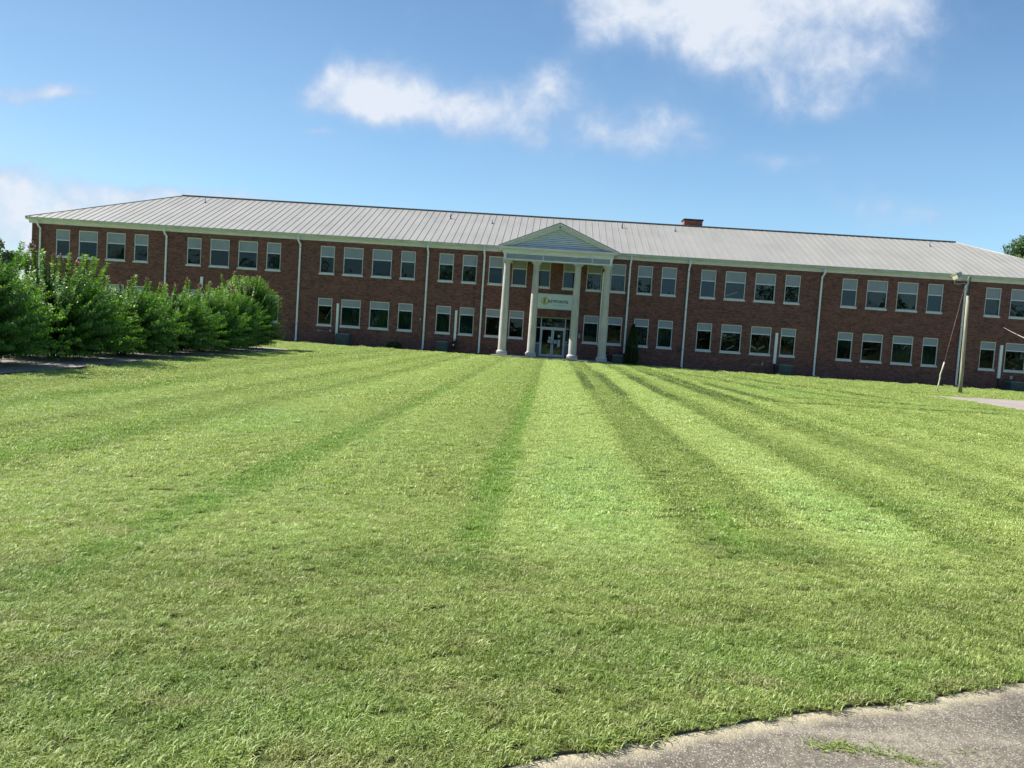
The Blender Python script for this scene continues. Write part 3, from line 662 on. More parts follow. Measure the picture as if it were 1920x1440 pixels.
mb = MB(); mb.quad((-ex+.02, ey0+.02, EZ-.02), (ex-.02, ey0+.02, EZ-.02), (ex-.02, ey1, EZ-.02), (-ex+.02, ey1, EZ-.02)); mb.build('soffit', M['trim'], B)
# downspouts with offset elbow
for dxp in (-40.0, -30.02, -19.6, -9.79, -5.5, 5.42, 9.79, 19.56, 29.94, 40.0):
    sgn = 1 if dxp < 0 else -1; yo = -PO if abs(dxp) < PAV else 0; y1 = -.08+yo; y0 = -.27+yo
    off = 0.12*sgn if abs(dxp) > 12 else 0.03*sgn
    mb = MB(); xt = dxp - off
    zb = 0.13 if dxp != 5.42 else 0.85
    mb.tube([(xt, y0, 8.06), (xt, y0, 7.74), (xt+off*.4, (y0+y1)/2-.03, 7.58), (dxp, y1, 7.42), (dxp, y1, 7.2), (dxp, y1, zb+.12), (dxp, y1-.02, zb+.05), (dxp-.02*sgn, y1-.13, zb-.03)], 0.070, 10)
    d_ = mb.build('downspout', M['spout'], B)
    for zz in (7.2, 4.4, 1.4):
        if zz > zb+.2:
            mb = MB(); mb.box(dxp-.075, dxp+.075, y1-.066, y1+.068, zz-.025, zz+.025); mb.build('bracket', M['grey'], d_)
# white refrigerant line covers
for lx, z0, z1, hw in ((-27.15, .75, 4.5, .10), (-16.48, .72, 3.14, .085), (-7.39, .9, 3.2, .085), (3.52, 1.2, 6.75, .10), (16.63, .8, 3.1, .10), (32.96, .84, 3.28, .10)):
    yo = -PO if abs(lx) < PAV else 0
    mb = MB(); mb.box(lx-hw, lx+hw, -.10+yo, -.002+yo, z0, z1, .012); lc = mb.build('line_cover', M['spout'], B)
    mb = MB(); mb.tube([(lx-.03, -.06+yo, z0+.02), (lx-.03, -.07+yo, .35), (lx+.05, -.25+yo, .2)], .03, 6); mb.tube([(lx+.04, -.06+yo, z0+.02), (lx+.04, -.07+yo, .25)], .014, 6); mb.build('refrigerant_pipe', M['black'], lc)
# small wall boxes and taps
for bx, bz, sw, hh in ((-16.95+.0, 1.02, .07, .10), (-17.9, .98, .05, .06), (15.75, .72, .05, .12), (33.85, .95, .09, .14), (-10.1, 2.35, .05, .08), (23.4, 1.0, .03, .07), (2.0, 1.9, .06, .18)):
    mb = MB(); mb.box(bx-sw, bx+sw, -.12-(PO if abs(bx) < PAV else 0), -.002-(PO if abs(bx) < PAV else 0), bz-hh, bz+hh, .01); mb.build('wall_box', M['grey'], B)
mb = MB(); mb.tube([(-17.9, -.05, 1.0), (-17.0, -.06, .95)], .018, 6); mb.tube([(14.9, -.05, .62), (15.75, -.06, .62)], .018, 6); mb.build('wall_conduit', M['grey'], B)

# entrance ---------------------------------------------------
yd = 0.22
mb = MB(); X0, X1, Z0, Z1 = DOOR
def bar(a, b_, c_, d_, dep=.08): mb.box(a, b_, yd-dep/2, yd+dep/2, c_, d_)
bar(X0, X1, 3.09, 3.16); bar(X0, X0+.05, Z0, 3.09); bar(X1-.05, X1, Z0, 3.09)
for sx in (-1, 1): bar(sx*.92-.035, sx*.92+.035, Z0, 3.09)
bar(-.885, .885, 2.30, 2.42); bar(X0+.05, -.955, 2.31, 2.37); bar(.955, X1-.05, 2.31, 2.37); bar(X0+.05, -.955, 1.12, 1.18); bar(.955, X1-.05, 1.12, 1.18)
dr = mb.build('entrance_door', M['aluminium'], B)
for sx in (-1, 1):
    mb = MB(); a, b_ = (-.885, -.01) if sx < 0 else (.01, .885)
    mb.box(a, a+.09, yd-.03, yd+.03, Z0+.03, 2.30); mb.box(b_-.09, b_, yd-.03, yd+.03, Z0+.03, 2.30); mb.box(a+.09, b_-.09, yd-.03, yd+.03, 2.20, 2.30); mb.box(a+.09, b_-.09, yd-.03, yd+.03, Z0+.03, Z0+.20)
    mb.tube([((-.06 if sx < 0 else .06), yd-.08, 1.05), ((-.06 if sx < 0 else .06), yd-.08, 1.45)], .018, 8)
    mb.build('door_leaf', M['aluminium'], dr)
mb = MB()
for a, b_, c_, d_ in ((-.795, -.10, .35, 2.2), (.10, .795, .35, 2.2), (-.885, .885, 2.42, 3.09), (X0+.05, -.955, 2.37, 3.09), (.955, X1-.05, 2.37, 3.09), (X0+.05, -.955, 1.18, 2.31), (.955, X1-.05, 1.18, 2.31)):
    mb.quad((a, yd, c_), (b_, yd, c_), (b_, yd, d_), (a, yd, d_))
mb.build('pane', M['glass'], dr)
mb = MB()
for a, b_ in ((X0+.05, -.955), (.955, X1-.05)): mb.box(a, b_, yd-.02, yd+.02, Z0+.02, 1.12)
mb.build('door_panel', M['doorpanel'], dr)
for a, b_, c_, d_ in ((-.30, -.12, 1.5, 1.68), (-.34, -.12, 1.22, 1.46), (.14, .34, 1.2, 1.46), (.40, .60, .95, 1.5), (.40, .58, 1.68, 1.85), (1.0, 1.12, 1.25, 1.42)):
    mb = MB(); mb.quad((a, yd-.012, c_), (b_, yd-.012, c_), (b_, yd-.012, d_), (a, yd-.012, d_)); mb.build('paper_notice', M['paper'], dr)
# porch slab
mb = MB(); mb.box(-4.35, 4.35, -3.25, -PO-.002, -.05, .14, .01); mb.box(-1.4, 1.4, -.118, .5, -.05, .148); slab = mb.build('porch_slab', M['slab'], B)
# sign
sg = empty('building_sign', (0, -PO, 3.8), 'pale wall sign with gold emblem and navy lettering above the glass entrance doors', 'sign')
mb = MB(); mb.box(-1.62, 1.62, -.07, -.002, 0.0, 1.06, .012); mb.box(-1.66, 1.66, -.085, -.004, 1.062, 1.10); mb.box(-1.66, 1.66, -.085, -.004, -.04, -.002)
mb.build('sign_board', M['sign'], sg)
def text(name, s, size, x, z, mm, par, y=-.075, font_squash=1.0, align='LEFT', bold=0.0):
    cu_ = bpy.data.curves.new(name, 'FONT'); cu_.body = s; cu_.size = size; cu_.extrude = .004; cu_.align_x = align; cu_.offset = bold; cu_.resolution_u = 3
    o = bpy.data.objects.new(name, cu_); C.objects.link(o)
    dg = bpy.context.evaluated_depsgraph_get(); me = bpy.data.meshes.new_from_object(o.evaluated_get(dg)); bpy.data.objects.remove(o)
    o = link(name, me, mm, par, (x, y, z)); o.rotation_euler = (math.pi/2, 0, 0); o.scale = (font_squash, 1, 1); return o
def disc(name, x, z, r, y, mm, par, spikes=False):
    mb = MB(); n_ = 48; vs = []
    for k in range(n_):
        rr = r*(1 + (0.10 if spikes and k % 4 == 0 else 0)); a = 2*math.pi*k/n_; vs.append((x+rr*math.cos(a), y, z+rr*math.sin(a)))
    vs2 = [(a, y-.006, c_) for a, _, c_ in vs]
    mb.add(vs+vs2, [tuple(range(n_, 2*n_))] + [(k, (k+1) % n_, n_+(k+1) % n_, n_+k) for k in range(n_)]); return mb.build(name, mm, par)
disc('emblem_ring', -.74, .545, .29, -.072, M['gold'], sg, True); disc('emblem_disc', -.74, .545, .22, -.080, M['cream'], sg)
text('sign_lettering', 'E', .50, -.87, .375, M['navy'], sg, y=-.090, font_squash=.8, bold=.012)
text('sign_lettering', 'ASTPOINTE', .30, -.54, .44, M['navy'], sg, y=-.078, font_squash=.98, bold=.008)
text('sign_lettering', 'Human Services', .14, .33, .235, M['signgrey'], sg, y=-.076, align='CENTER', bold=.002)
# portico -----------------------------------------------------
PT = B
FY = -2.75
mb = MB()   # entablature box: front beam and two side beams, boarded frieze
z0, z1 = 7.02, 7.46
for (a, b_, c_, d_) in ((-3.9, 3.9, FY, FY+.55), (-3.9, -3.35, FY+.552, -PO), (3.35, 3.9, FY+.552, -PO)): mb.box(a, b_, c_, d_, z0, z0+.10)
mb.box(-3.86, 3.86, FY+.05, FY+.50, z0+.10, z1+.28); mb.box(-3.86, -3.40, FY+.502, -PO, z0+.10, z1+.28); mb.box(3.40, 3.86, FY+.502, -PO, z0+.10, z1+.28)
mb.box(-3.9, -3.72, FY+.0, FY+.05, z0+.10, z1); mb.box(3.72, 3.9, FY, FY+.05, z0+.10, z1)
for xx in (-1.05, 2.45): mb.box(xx-.03, xx+.03, FY-.003, FY+.05, z0+.1, z1)
mb.box(-3.95, 3.95, FY-.03, FY+.05, z1, z1+.20); mb.box(-3.95, -3.86, FY+.052, -PO, z1, z1+.2); mb.box(3.86, 3.95, FY+.052, -PO, z1, z1+.2)
mb.box(-3.4, 3.4, FY+.5, -PO, 7.60, 7.66)
port = mb.build('portico', M['pale'], PT)
mb = MB(); k = 5; bh = (z1-z0-.10)/k    # lapped boards on the frieze, open joints with shade painted behind them
for i in range(k):
    za = z0+.10+i*bh; mb.add([(-3.72, FY+.005, za+.03), (3.72, FY+.005, za+.03), (3.72, FY+.035, za+bh), (-3.72, FY+.035, za+bh), (-3.72, FY+.05, za+.03), (3.72, FY+.05, za+.03)], ((0, 1, 2, 3), (4, 5, 1, 0)))
mb.build('frieze_boards', M['pale'], port)
mb = MB(); mb.box(-3.72, 3.72, FY+.044, FY+.049, z0+.10, z1); mb.build('frieze_backing', M['dark'], port)
mb = MB()   # crown of the entablature
for o_, a, b_ in ((.06, 7.66, 7.74), (.20, 7.74, 7.80), (.34, 7.80, 7.93)):
    mb.box(-3.92-o_, 3.92+o_, FY-o_, FY+.5, a, b_); mb.box(-3.92-o_, -3.5, FY+.502, -.33, a, b_); mb.box(3.5, 3.92+o_, FY+.502, -.33, a, b_)
mb.build('portico_cornice', M['trim'], port)
AX, AZ, EXX, EZZ = 0.0, 9.80, 4.30, 7.99     # pediment apex and eaves
PY = FY-.34
def rake(name, yo, t_out, t_in, dep, mm, par):
    """two sloping boards from eaves to apex; t_out / t_in measured down from the roof line"""
    mb = MB(); sl_ = (AZ-EZZ)/EXX
    for sx in (-1, 1):
        x_e = sx*EXX
        pts = [(x_e, EZZ-t_out), (0, AZ-t_out), (0, AZ-t_in), (x_e + (-sx*(t_in-t_out)*0), EZZ-t_in)]
        pts = [(px_, max(pz_, 7.932)) for px_, pz_ in pts]
        if pts[3][1] > EZZ-t_in: xe = sx*(AZ-t_in-7.932)/sl_; pts = [pts[0], pts[1], pts[2], (xe, 7.932), (x_e, 7.932)] if pts[0][1] > 7.932 else [(sx*(AZ-t_out-7.932)/sl_, 7.932), pts[1], pts[2], (xe, 7.932)]
        k = len(pts); mb.add([(a, yo, c_) for a, c_ in pts] + [(a, yo+dep, c_) for a, c_ in pts], [tuple(range(k)), tuple(range(k, 2*k))] + [(i, (i+1) % k, k+(i+1) % k, k+i) for i in range(k)])
    return mb.build(name, mm, par)
rake('pediment_rake', PY, .03, .17, .36, M['trim'], port); rake('pediment_rake', PY+.10, .172, .27, .26, M['trim'], port); rake('pediment_rake', PY+.20, .272, .38, .16, M['pale'], port)
mb = MB(); sl_ = (AZ-EZZ)/EXX; zc = 7.96; ty = FY+.02
nb = 11; tz1 = AZ-.40; bh = (tz1-zc)/nb
for i in range(nb):
    za, zb = zc+i*bh, zc+(i+1)*bh-.0; xa = (AZ-.36-za)/sl_; xb = (AZ-.36-zb)/sl_
    mb.add([(-xa, ty-.03, za+.022), (xa, ty-.03, za+.022), (xb, ty+.01, zb), (-xb, ty+.01, zb), (-xa, ty+.03, za+.022), (xa, ty+.03, za+.022)], ((0, 1, 2, 3), (4, 5, 1, 0)))
mb.build('pediment_boards', M['pale'], port)
mb = MB(); xa = (AZ-.36-zc)/sl_; mb.add([(-xa, ty+.035, zc-.02), (xa, ty+.035, zc-.02), (0, ty+.035, AZ-.35)], ((0, 1, 2),)); mb.build('pediment_backing', M['dark'], port)  # dark sheet painting the shadow lines between the pediment boards
mb = MB(); mb.box(-3.75, 3.75, PY+.02, FY+.3, 7.931, 7.956); mb.build('pediment_flashing', M['ridge'], port)
mb = MB(); yb_ = 3.6; th = .035
for sx in (-1, 1):
    mb.add([(sx*(EXX+.03), PY-.03, EZZ-.01), (0, PY-.03, AZ+.005), (0, yb_, AZ+.005), (sx*(EXX+.03), -.3, EZZ-.01), (sx*(EXX+.03), PY-.03, EZZ-.01-th), (0, PY-.03, AZ+.005-th)], ((0, 1, 2, 3), (0, 4, 5, 1)))
    yy = PY+.3
mb.build('portico_roof', [M['ridge']], port)
mb = MB()
for sx in (-1, 1): mb.add([(sx*(EXX-.05), PY+.05, EZZ+.02), (0, PY+.05, AZ+.03), (0, yb_, AZ+.03), (sx*(EXX-.05), -.3, EZZ+.02)], ((0, 1, 2, 3),))
mb.build('portico_roof_metal', M['roof'], port)
mb = MB(); mb.lathe(0, PY+.1, [(.03, AZ-.36), (.05, AZ-.33), (.05, AZ-.27)], 10); mb.build('soffit_light', M['black'], port)
for cx_ in (-3.62, -1.50, 1.50, 3.62):
    cy_ = -2.42; mb = MB()
    mb.box(cx_-.39, cx_+.39, cy_-.39, cy_+.39, .142, .30, .012)
    mb.lathe(cx_, cy_, [(.37, .302), (.395, .34), (.40, .38), (.385, .43), (.34, .455), (.325, .47), (.32, .50), (.295, .53)], 36)
    pr = [(.295, .53)]
    for i in range(1, 13):
        t_ = i/12; z = .53+t_*6.10; r = .295 - .075*t_ + .010*math.sin(math.pi*t_); pr.append((r, z))
    def rz(z): t_ = (z-.53)/6.10; return .295-.075*t_+.010*math.sin(math.pi*t_)
    full = []
    for a, z in pr: full.append((a, z))
    for zz in (2.62, 4.72):
        full += [(rz(zz-.05), zz-.05), (rz(zz+.05), zz+.05), (rz(zz)-.0, zz-.012), (rz(zz)-.012, zz-.008), (rz(zz)-.012, zz+.008), (rz(zz), zz+.012)]
    full.sort(key=lambda q: q[1])
    mb.lathe(cx_, cy_, full, 40)
    mb.lathe(cx_, cy_, [(.22, 6.63), (.245, 6.65), (.245, 6.68), (.225, 6.70), (.225, 6.78), (.25, 6.80), (.31, 6.89), (.33, 6.91)], 36)
    mb.box(cx_-.35, cx_+.35, cy_-.35, cy_+.35, 6.912, 7.018, .008)
    mb.build('column', M['stone'], port)

# air conditioners ------------------------------------------
def ac(x0, x1, z1, label, y0=-1.15):
    wd = x1-x0; t = empty('air_conditioner', ((x0+x1)/2, y0+.4, 0), label, 'air conditioner', 'condensing units along the front wall')
    h = wd/2
    mb = MB(); mb.box(-h+.03, h-.03, -.37, .37, .06, z1-.06, .01)
    for sx in (-1, 1):
        for sy in (-1, 1): mb.box(sx*h-(.04 if sx > 0 else 0), sx*h+(0.04 if sx < 0 else 0), sy*.4-(.04 if sy > 0 else 0), sy*.4+(.04 if sy < 0 else 0), .04, z1-.05)
    mb.build('casing', M['ac'], t)
    mb = MB(); mb.box(-h-.015, h+.015, -.415, .415, z1-.06, z1, .015); mb.lathe(0, 0, [(.30, z1), (.30, z1+.02), (.26, z1+.03)], 24); mb.build('lid', M['aclid'], t)
    mb = MB(); k = int((z1-.2)/.045)
    for i in range(k): mb.box(-h+.06, h-.06, -.388, -.372, .1+i*.045, .118+i*.045)
    mb.build('grille', M['ac'], t)
    mb = MB(); mb.box(-.06, .06, -.392, -.389, z1*.52, z1*.52+.035); mb.build('name_plate', M['aclid'], t)
    mb = MB(); mb.box(-h-.08, h+.08, -.46, .46, .0, .04); mb.build('pad', M['slab'], t)
    return t
ac(-16.25, -15.25, .88, 'dark teal condenser unit beside the white line cover nearest the hedge')
ac(-8.62, -7.78, .80, 'dark condenser unit left of the tall white line cover and portico')
ac(4.52, 5.28, .66, 'small condenser unit between the right-hand portico column and the evergreen')
ac(16.72, 17.72, .78, 'dark condenser unit under the narrow window to the right of the portico')
ac(33.3, 34.3, .68, 'condenser unit at the right edge of the photo beyond the lamp pole')
def meter(x, label, y=-.35-PO):
    t = empty('gas_meter', (x, y, 0), label, 'meter')
    mb = MB(); mb.box(-.11, .11, -.09, .09, .45, .72, .02); mb.box(-.13, .13, -.1, .1, .72, .80, .02); mb.build('meter_body', M['black'], t)
    mb = MB(); mb.tube([(-.09, 0, .16), (-.09, 0, .95), (-.09, .2, 1.02)], .025, 8); mb.tube([(.09, 0, .78), (.09, 0, 1.05), (.2, .1, 1.05), (.2, .1, .16)], .025, 8); mb.lathe(.2, .0, [(.06, .3), (.08, .32), (.08, .36), (.06, .38)], 12)
    mb.build('pipe', M['black'], t)
    mb = MB(); mb.box(-.05, .05, -.105, -.092, .52, .64); mb.build('dial', M['white'], t)
meter(4.05, 'black gas meter and pipes at the foot of the right-hand portico column')
meter(-7.42, 'black meter and pipes below the white line cover left of the portico', y=-.32)

# pole, floodlight, guy -------------------------------------
pl = empty('lamp_pole', (23.25, -14.02, 0), 'weathered wooden pole with a floodlight at its top beside the drive', 'lamp pole')
mb = MB(); mb.tube([(0, 0, -.1), (-.02, 0, 1.5), (-.06, 0, 3.5), (-.10, 0, 5.55)], .108, 14, .085); mb.build('pole', M['wood'], pl)
mb = MB(); mb.tube([(-.101, 0, 5.552), (-.115, 0, 6.62)], .087, 14, .08); mb.build('pole_top', M['wooddark'], pl)
mb = MB(); mb.tube([(-.19, -.08, 6.18), (-.5, -.12, 6.22), (-.62, -.12, 6.17), (-.96, -.12, 6.16), (-.98, -.12, 6.42)], .018, 6); mb.tube([(-.2, -.07, 6.36), (-.62, -.1, 6.40)], .025, 6)
mb.tube([(-.19, -.08, 6.1), (-.19, -.08, 6.62)], .02, 6); mb.tube([(-.3, -.09, 6.3), (-.19, -.08, 6.62)], .015, 6); mb.build('bracket', M['grey'], pl)
rot = Matrix.Translation((-.84, -.12, 6.60)) @ Matrix.Scale(.84, 4) @ Matrix.Rotation(math.radians(-16), 4, 'Y') @ Matrix.Rotation(math.radians(28), 4, 'Z') @ Matrix.Rotation(math.radians(-14), 4, 'X')
mb = MB(); mb.box(-.27, .27, -.17, .20, -.17, .15, rot=rot); mb.box(-.30, .30, -.22, .22, .152, .19, rot=rot); fl = mb.build('floodlight', M['lampbox'], pl)
mb = MB(); mb.box(-.22, .22, -.185, -.172, -.14, .12, rot=rot); mb.build('lens', M['lens'], fl)
mb = MB(); mb.box(.272, .33, -.13, .15, -.12, .1, rot=rot); mb.build('ballast_box', M['wooddark'], fl)
mb = MB(); mb.tube([rot @ Vector((-.05, 0, .19)), rot @ Vector((-.05, 0, .25))], .035, 8); mb.build('photocell', M['black'], fl)
mb = MB(); mb.tube([(-.1, -.09, 5.3), (-.10, -.1, 6.3)], .012, 6); mb.build('cable', M['black'], pl)
gy = empty('guy_wire', (22.03, -13.88, 0), 'thin steel guy wire with a bent pale plastic guard staked left of the wooden pole', 'guy wire')
mb = MB(); mb.tube([(.95, -.04, 6.15), (.25, 0, 1.7), (.12, 0, .9), (.0, 0, .0)], .008, 6); mb.build('wire', M['wire'], gy)
mb = MB(); mb.tube([(.25, -.01, 1.74), (.18, -.015, 1.38), (.09, -.015, 1.02), (.10, -.015, .85), (.05, -.01, .45), (.0, -.0, .0)], .038, 8); mb.build('guard', M['guard'], gy)
cb = MB(); a = Vector((32.91, -.03, 4.62)); b_ = Vector((13.1, -40, 1.93)); pts = [a + (b_-a)*t_ - Vector((0, 0, .10*math.sin(math.pi*t_))) for t_ in [i/24 for i in range(25)]]
cb.tube(pts, .006, 6, .022); tag(cb.build('overhead_cable', M['cable']), 'pale cable sloping down from the brick wall past the right edge', 'cable')
st2 = MB(); st2.tube([(13.1, -40, -.05), (13.1, -40, 1.95)], .05, 10); tag(st2.build('cable_post', M['grey']), 'short grey post holding the outer end of the pale cable', 'post')

# ------------------------------------------------------------------ plants
def shoots_mesh(name, seed, H, R, nsh, base_h=.16, leaf=.125, up_bias=.5, tall=12, tall_h=.7, young_p=.3, xs=1.0, ys=1.0, mm=None, lean=(0, 0)):
    r = np.random.default_rng(seed); Ps, Ds, Ns, Ls, Ws, T, Y = [], [], [], [], [], [], []
    stems = []; tips = []
    for i in range(nsh+tall):
        az = r.uniform(0, 2*math.pi); istall = i >= nsh
        el = r.uniform(0, 1)**.95
        tz = base_h + (H-base_h)*(el*1.0 if not istall else r.uniform(.82, 1.0))
        hr = R*math.sqrt(max(0.03, 1-((tz-H*.36)/(H*.68))**2)) * r.uniform(.55, 1.04)
        if istall: hr = R*r.uniform(.05, .75); tz = H*r.uniform(.95, 1.0)+r.uniform(.35, 1)*tall_h*(1-hr/R*.35)
        tip = np.array([hr*math.cos(az)*xs, hr*math.sin(az)*ys, tz]) + np.array([lean[0], lean[1], 0])*tz/H
        b0 = np.array([tip[0]*.22, tip[1]*.22, max(.12, tz*.36)]); sag = r.uniform(.05, .45)*(0 if istall else 1)
        ctrl = b0*.5+tip*.5 + np.array([0, 0, .25*sag + .18])
        if istall: ctrl = np.array([tip[0]*.8, tip[1]*.8, (b0[2]+tz)/2-.1])
        L = np.linalg.norm(tip-b0)*1.05; k = max(8, int(L/(.046 if not istall else .034))); t = np.linspace(.2 if not istall else .35, 1, k)
        c = (1-t)[:, None]**2*b0 + 2*((1-t)*t)[:, None]*ctrl + (t**2)[:, None]*tip
        dtn = norm(2*(1-t)[:, None]*(ctrl-b0) + 2*t[:, None]*(tip-ctrl))
        stems.append((b0, ctrl, tip)); tips.append((tip, istall))
        rv = norm(np.cross(dtn, np.array([0, 0, 1.0])) + 1e-3); up = np.cross(rv, dtn)
        for side in ((0, 1) if not istall else (0, 1, .5, 1.5)):
            ph = r.uniform(0, 2*math.pi) if not istall else 0
            ang = ph*0 + (np.arange(k) % 2)*math.pi/2 + side*math.pi + r.normal(0, .45, k)
            rad = rv*np.cos(ang)[:, None] + up*np.sin(ang)[:, None]
            D = norm(rad*.95 + dtn*.45 + r.normal(0, .16, (k, 3)) + np.array([0, 0, -.10]))
            Ps.append(c + r.normal(0, .008, (k, 3))); Ds.append(D); Ns.append(norm(dtn*.7 + np.array([0, 0, .8]) + r.normal(0, .3, (k, 3))))
            sz = leaf*(1-(.45 if not istall else .25)*t**3)*r.uniform(.75, 1.2, k); Ls.append(sz); Ws.append(sz*.52)
            tn = np.clip(r.normal(.45, .2, k) + .25*(t-.5), 0, 1); T.append(tn)
            yn = np.clip((t-.72)*2.6, 0, 1)*r.uniform(.2, 1)*(1 if r.uniform() < young_p or istall else .3); Y.append(yn)
    V, F = leaf_quads(np.concatenate(Ps), np.concatenate(Ds), np.concatenate(Ns), np.concatenate(Ls), np.concatenate(Ws))
    return np_mesh(name, V, F, mm or M['myrtle'], dict(tint=np.concatenate(T), young=np.concatenate(Y))), stems, tips
def myrtle(x, y, H, R, nsh, seed, label, tall, tall_h, flowers=5, ys=1.0, young_p=.35, lean=(0, 0)):
    t = empty('crape_myrtle', (x, y, 0), label, 'shrub', 'crape myrtle shrubs in the gravel bed')
    me, stems, tips = shoots_mesh('foliage', seed, H, R, nsh, tall=tall, tall_h=tall_h, ys=ys, young_p=young_p, lean=lean)
    link('foliage', me, None, t)
    mb = MB(); rr = random.Random(seed)
    for k in range(9):
        a = rr.uniform(0, 6.28); q = rr.uniform(.05, .18)
        mb.tube([(q*math.cos(a), q*math.sin(a), 0), (q*1.6*math.cos(a)+rr.uniform(-.05, .05), q*1.6*math.sin(a), .45), ((.35+q)*math.cos(a), (.35+q)*math.sin(a), 1.0), ((.55+q)*math.cos(a), (.55+q)*math.sin(a), H*.55)], .035, 6, .012)
    for i in range(0, len(stems), 3):
        b0, c_, p = stems[i]; mb.tube([(b0[0]*.6, b0[1]*.6, b0[2]*.75), tuple(b0), tuple((b0+2*c_+p)/4), tuple(p)], .010, 4, .003)
    mb.build('trunk', M['bark'], t)
    tl_ = [p for p, it in tips if it] or [p for p, it in tips[:8]]
    rr.shuffle(tl_)
    for p in tl_[:flowers]:
        V_ = []; rs = np.random.default_rng(seed+int(abs(p[0])*1000)); k = 70
        c = p + np.array([0, 0, .03]) + rs.normal(0, 1, (k, 3))*np.array([.028, .028, .05])
        D = norm(rs.normal(0, 1, (k, 3))); V2, F2 = leaf_quads(c, D, norm(rs.normal(0, 1, (k, 3))), np.full(k, .05), np.full(k, .045))
        link('flower_cluster', np_mesh('flower_cluster', V2, F2, M['flower']), None, t)
    return t
myrtle(-14.6, -45.4, 2.35, 2.3, 480, 21, 'dark leafy crape myrtle cut off by the left edge of the photo', 18, .45, ys=1.1)
myrtle(-15.0, -41.0, 2.75, 2.6, 760, 22, 'crape myrtle with the tallest shoots, in front of the far left wall corner', 30, .7, 7)
myrtle(-15.1, -36.8, 2.6, 2.45, 660, 23, 'crape myrtle with upright shoots in front of the leftmost bay of upper windows', 18, .85, 6)
myrtle(-15.2, -32.9, 2.4, 2.3, 680, 24, 'lower crape myrtle with a pink bloom, left of the second downspout', 10, .55, 6)
myrtle(-15.3, -29.2, 2.4, 2.25, 640, 25, 'crape myrtle standing in front of the lower part of the second downspout', 10, .6, 6)
myrtle(-15.5, -25.8, 2.55, 2.25, 640, 26, 'crape myrtle with a leaning shoot just right of the second downspout', 10, .6, 4)
myrtle(-15.8, -22.5, 2.9, 2.2, 660, 27, 'crape myrtle with a few upright shoots, left neighbour of the big rounded end shrub', 8, .5, 4)
myrtle(-16.2, -18.9, 3.8, 2.05, 900, 28, 'big rounded crape myrtle at the right end of the row, yellowish on top', 6, .15, 3, young_p=.9)
# arborvitae and small shrub
def cone_plant(name, x, y, H, R, k, seed, label, cat, leaf=.07, power=.8, round_=False):
    r = np.random.default_rng(seed); t = empty(name, (x, y, 0), label, cat)
    z = r.uniform(0, 1, k)**1.1; rad = R*((1-z)**power*.95+.05)*np.where(z < .12, .6+z*3.3, 1) if not round_ else R*np.sqrt(np.clip(1-(z*1.6-.6)**2, 0, 1))
    a = r.uniform(0, 2*math.pi, k); q = r.uniform(.55, 1.08, k)**.6
    P_ = np.stack([rad*q*np.cos(a), rad*q*np.sin(a), .05+z*(H-.1)], 1)
    D = norm(np.stack([np.cos(a), np.sin(a), np.full(k, 1.1)], 1) + r.normal(0, .35, (k, 3)))
    V, F = leaf_quads(P_, D, norm(r.normal(0, 1, (k, 3))), r.uniform(.6, 1.3, k)*leaf, r.uniform(.6, 1.2, k)*leaf*.5)
    link('foliage', np_mesh('foliage', V, F, M['cedar'], dict(tint=r.uniform(0, 1, k), young=np.clip(r.normal(.1, .2, k), 0, 1))), None, t)
    mb = MB(); mb.tube([(0, 0, -.02), (0, 0, H*.8)], .05, 8, .015); mb.build('trunk', M['bark'], t)
cone_plant('arborvitae', 5.92, -.95, 3.05, .56, 9000, 41, 'slender conical dark evergreen against the wall right of the portico', 'evergreen', .085, .7)
cone_plant('small_shrub', -11.85, -.75, .55, .55, 2200, 42, 'low dark shrub at the wall foot under the ground-floor windows', 'shrub', .07, round_=True)
# far trees
def tree(x, y, H, R, seed, label, group=None, zc=.62, leaf=.35, n_cl=60, per=220, mm=None):
    r = np.random.default_rng(seed); t = empty('tree', (x, y, 0), label, 'tree', group)
    mb = MB(); rr = random.Random(seed); tips = []
    mb.tube([(0, 0, -.1), (.05*R, 0, H*.25), (0, .04*R, H*.5), (0, 0, H*.8)], .045*H*.5, 10, .04)
    Pn = []
    for k in range(n_cl):
        a = r.uniform(0, 2*math.pi); z = r.uniform(-1, 1); q = math.sqrt(max(.02, 1-z*z))*r.uniform(.45, 1)
        c = np.array([R*q*math.cos(a), R*q*math.sin(a), H*zc + (H*(1-zc)-.3)*z*r.uniform(.8, 1)]) if z > 0 else np.array([R*q*math.cos(a), R*q*math.sin(a), H*zc + H*.33*z])
        if k % 3 == 0: mb.tube([(0, 0, max(H*.22, c[2]*.5)), (c[0]*.5, c[1]*.5, c[2]*.78), tuple(c)], .012*H*.5, 5, .02)
        rc = R*r.uniform(.16, .30); m_ = r.normal(0, 1, (per, 3)); m_ = norm(m_)*(r.uniform(0.2, 1, (per, 1))**.4)*rc*np.array([1.15, 1.15, .8])
        Pn.append(c+m_)
    mb.build('trunk', M['bark'], t)
    P_ = np.concatenate(Pn); k = len(P_)
    V, F = leaf_quads(P_, norm(r.normal(0, 1, (k, 3)) + np.array([0, 0, .2])), norm(r.normal(0, 1, (k, 3))+np.array([0, 0, .7])), r.uniform(.7, 1.3, k)*leaf, r.uniform(.7, 1.3, k)*leaf*.6)
    link('crown', np_mesh('crown', V, F, mm or M['oak'], dict(tint=np.clip(np.repeat(r.uniform(.1, .9, n_cl), per)+r.normal(0, .12, k), 0, 1), young=np.clip(r.normal(.05, .15, k), 0, 1))), None, t)
tree(56.6, 38, 17.4, 4.6, 51, 'leafy tree rising behind the right end of the metal roof', zc=.66, n_cl=80, per=260, leaf=.30)
tree(62.5, 42, 16.0, 4.6, 52, 'tree just beyond the right edge of the photo behind the roof', zc=.66, n_cl=60, leaf=.34)
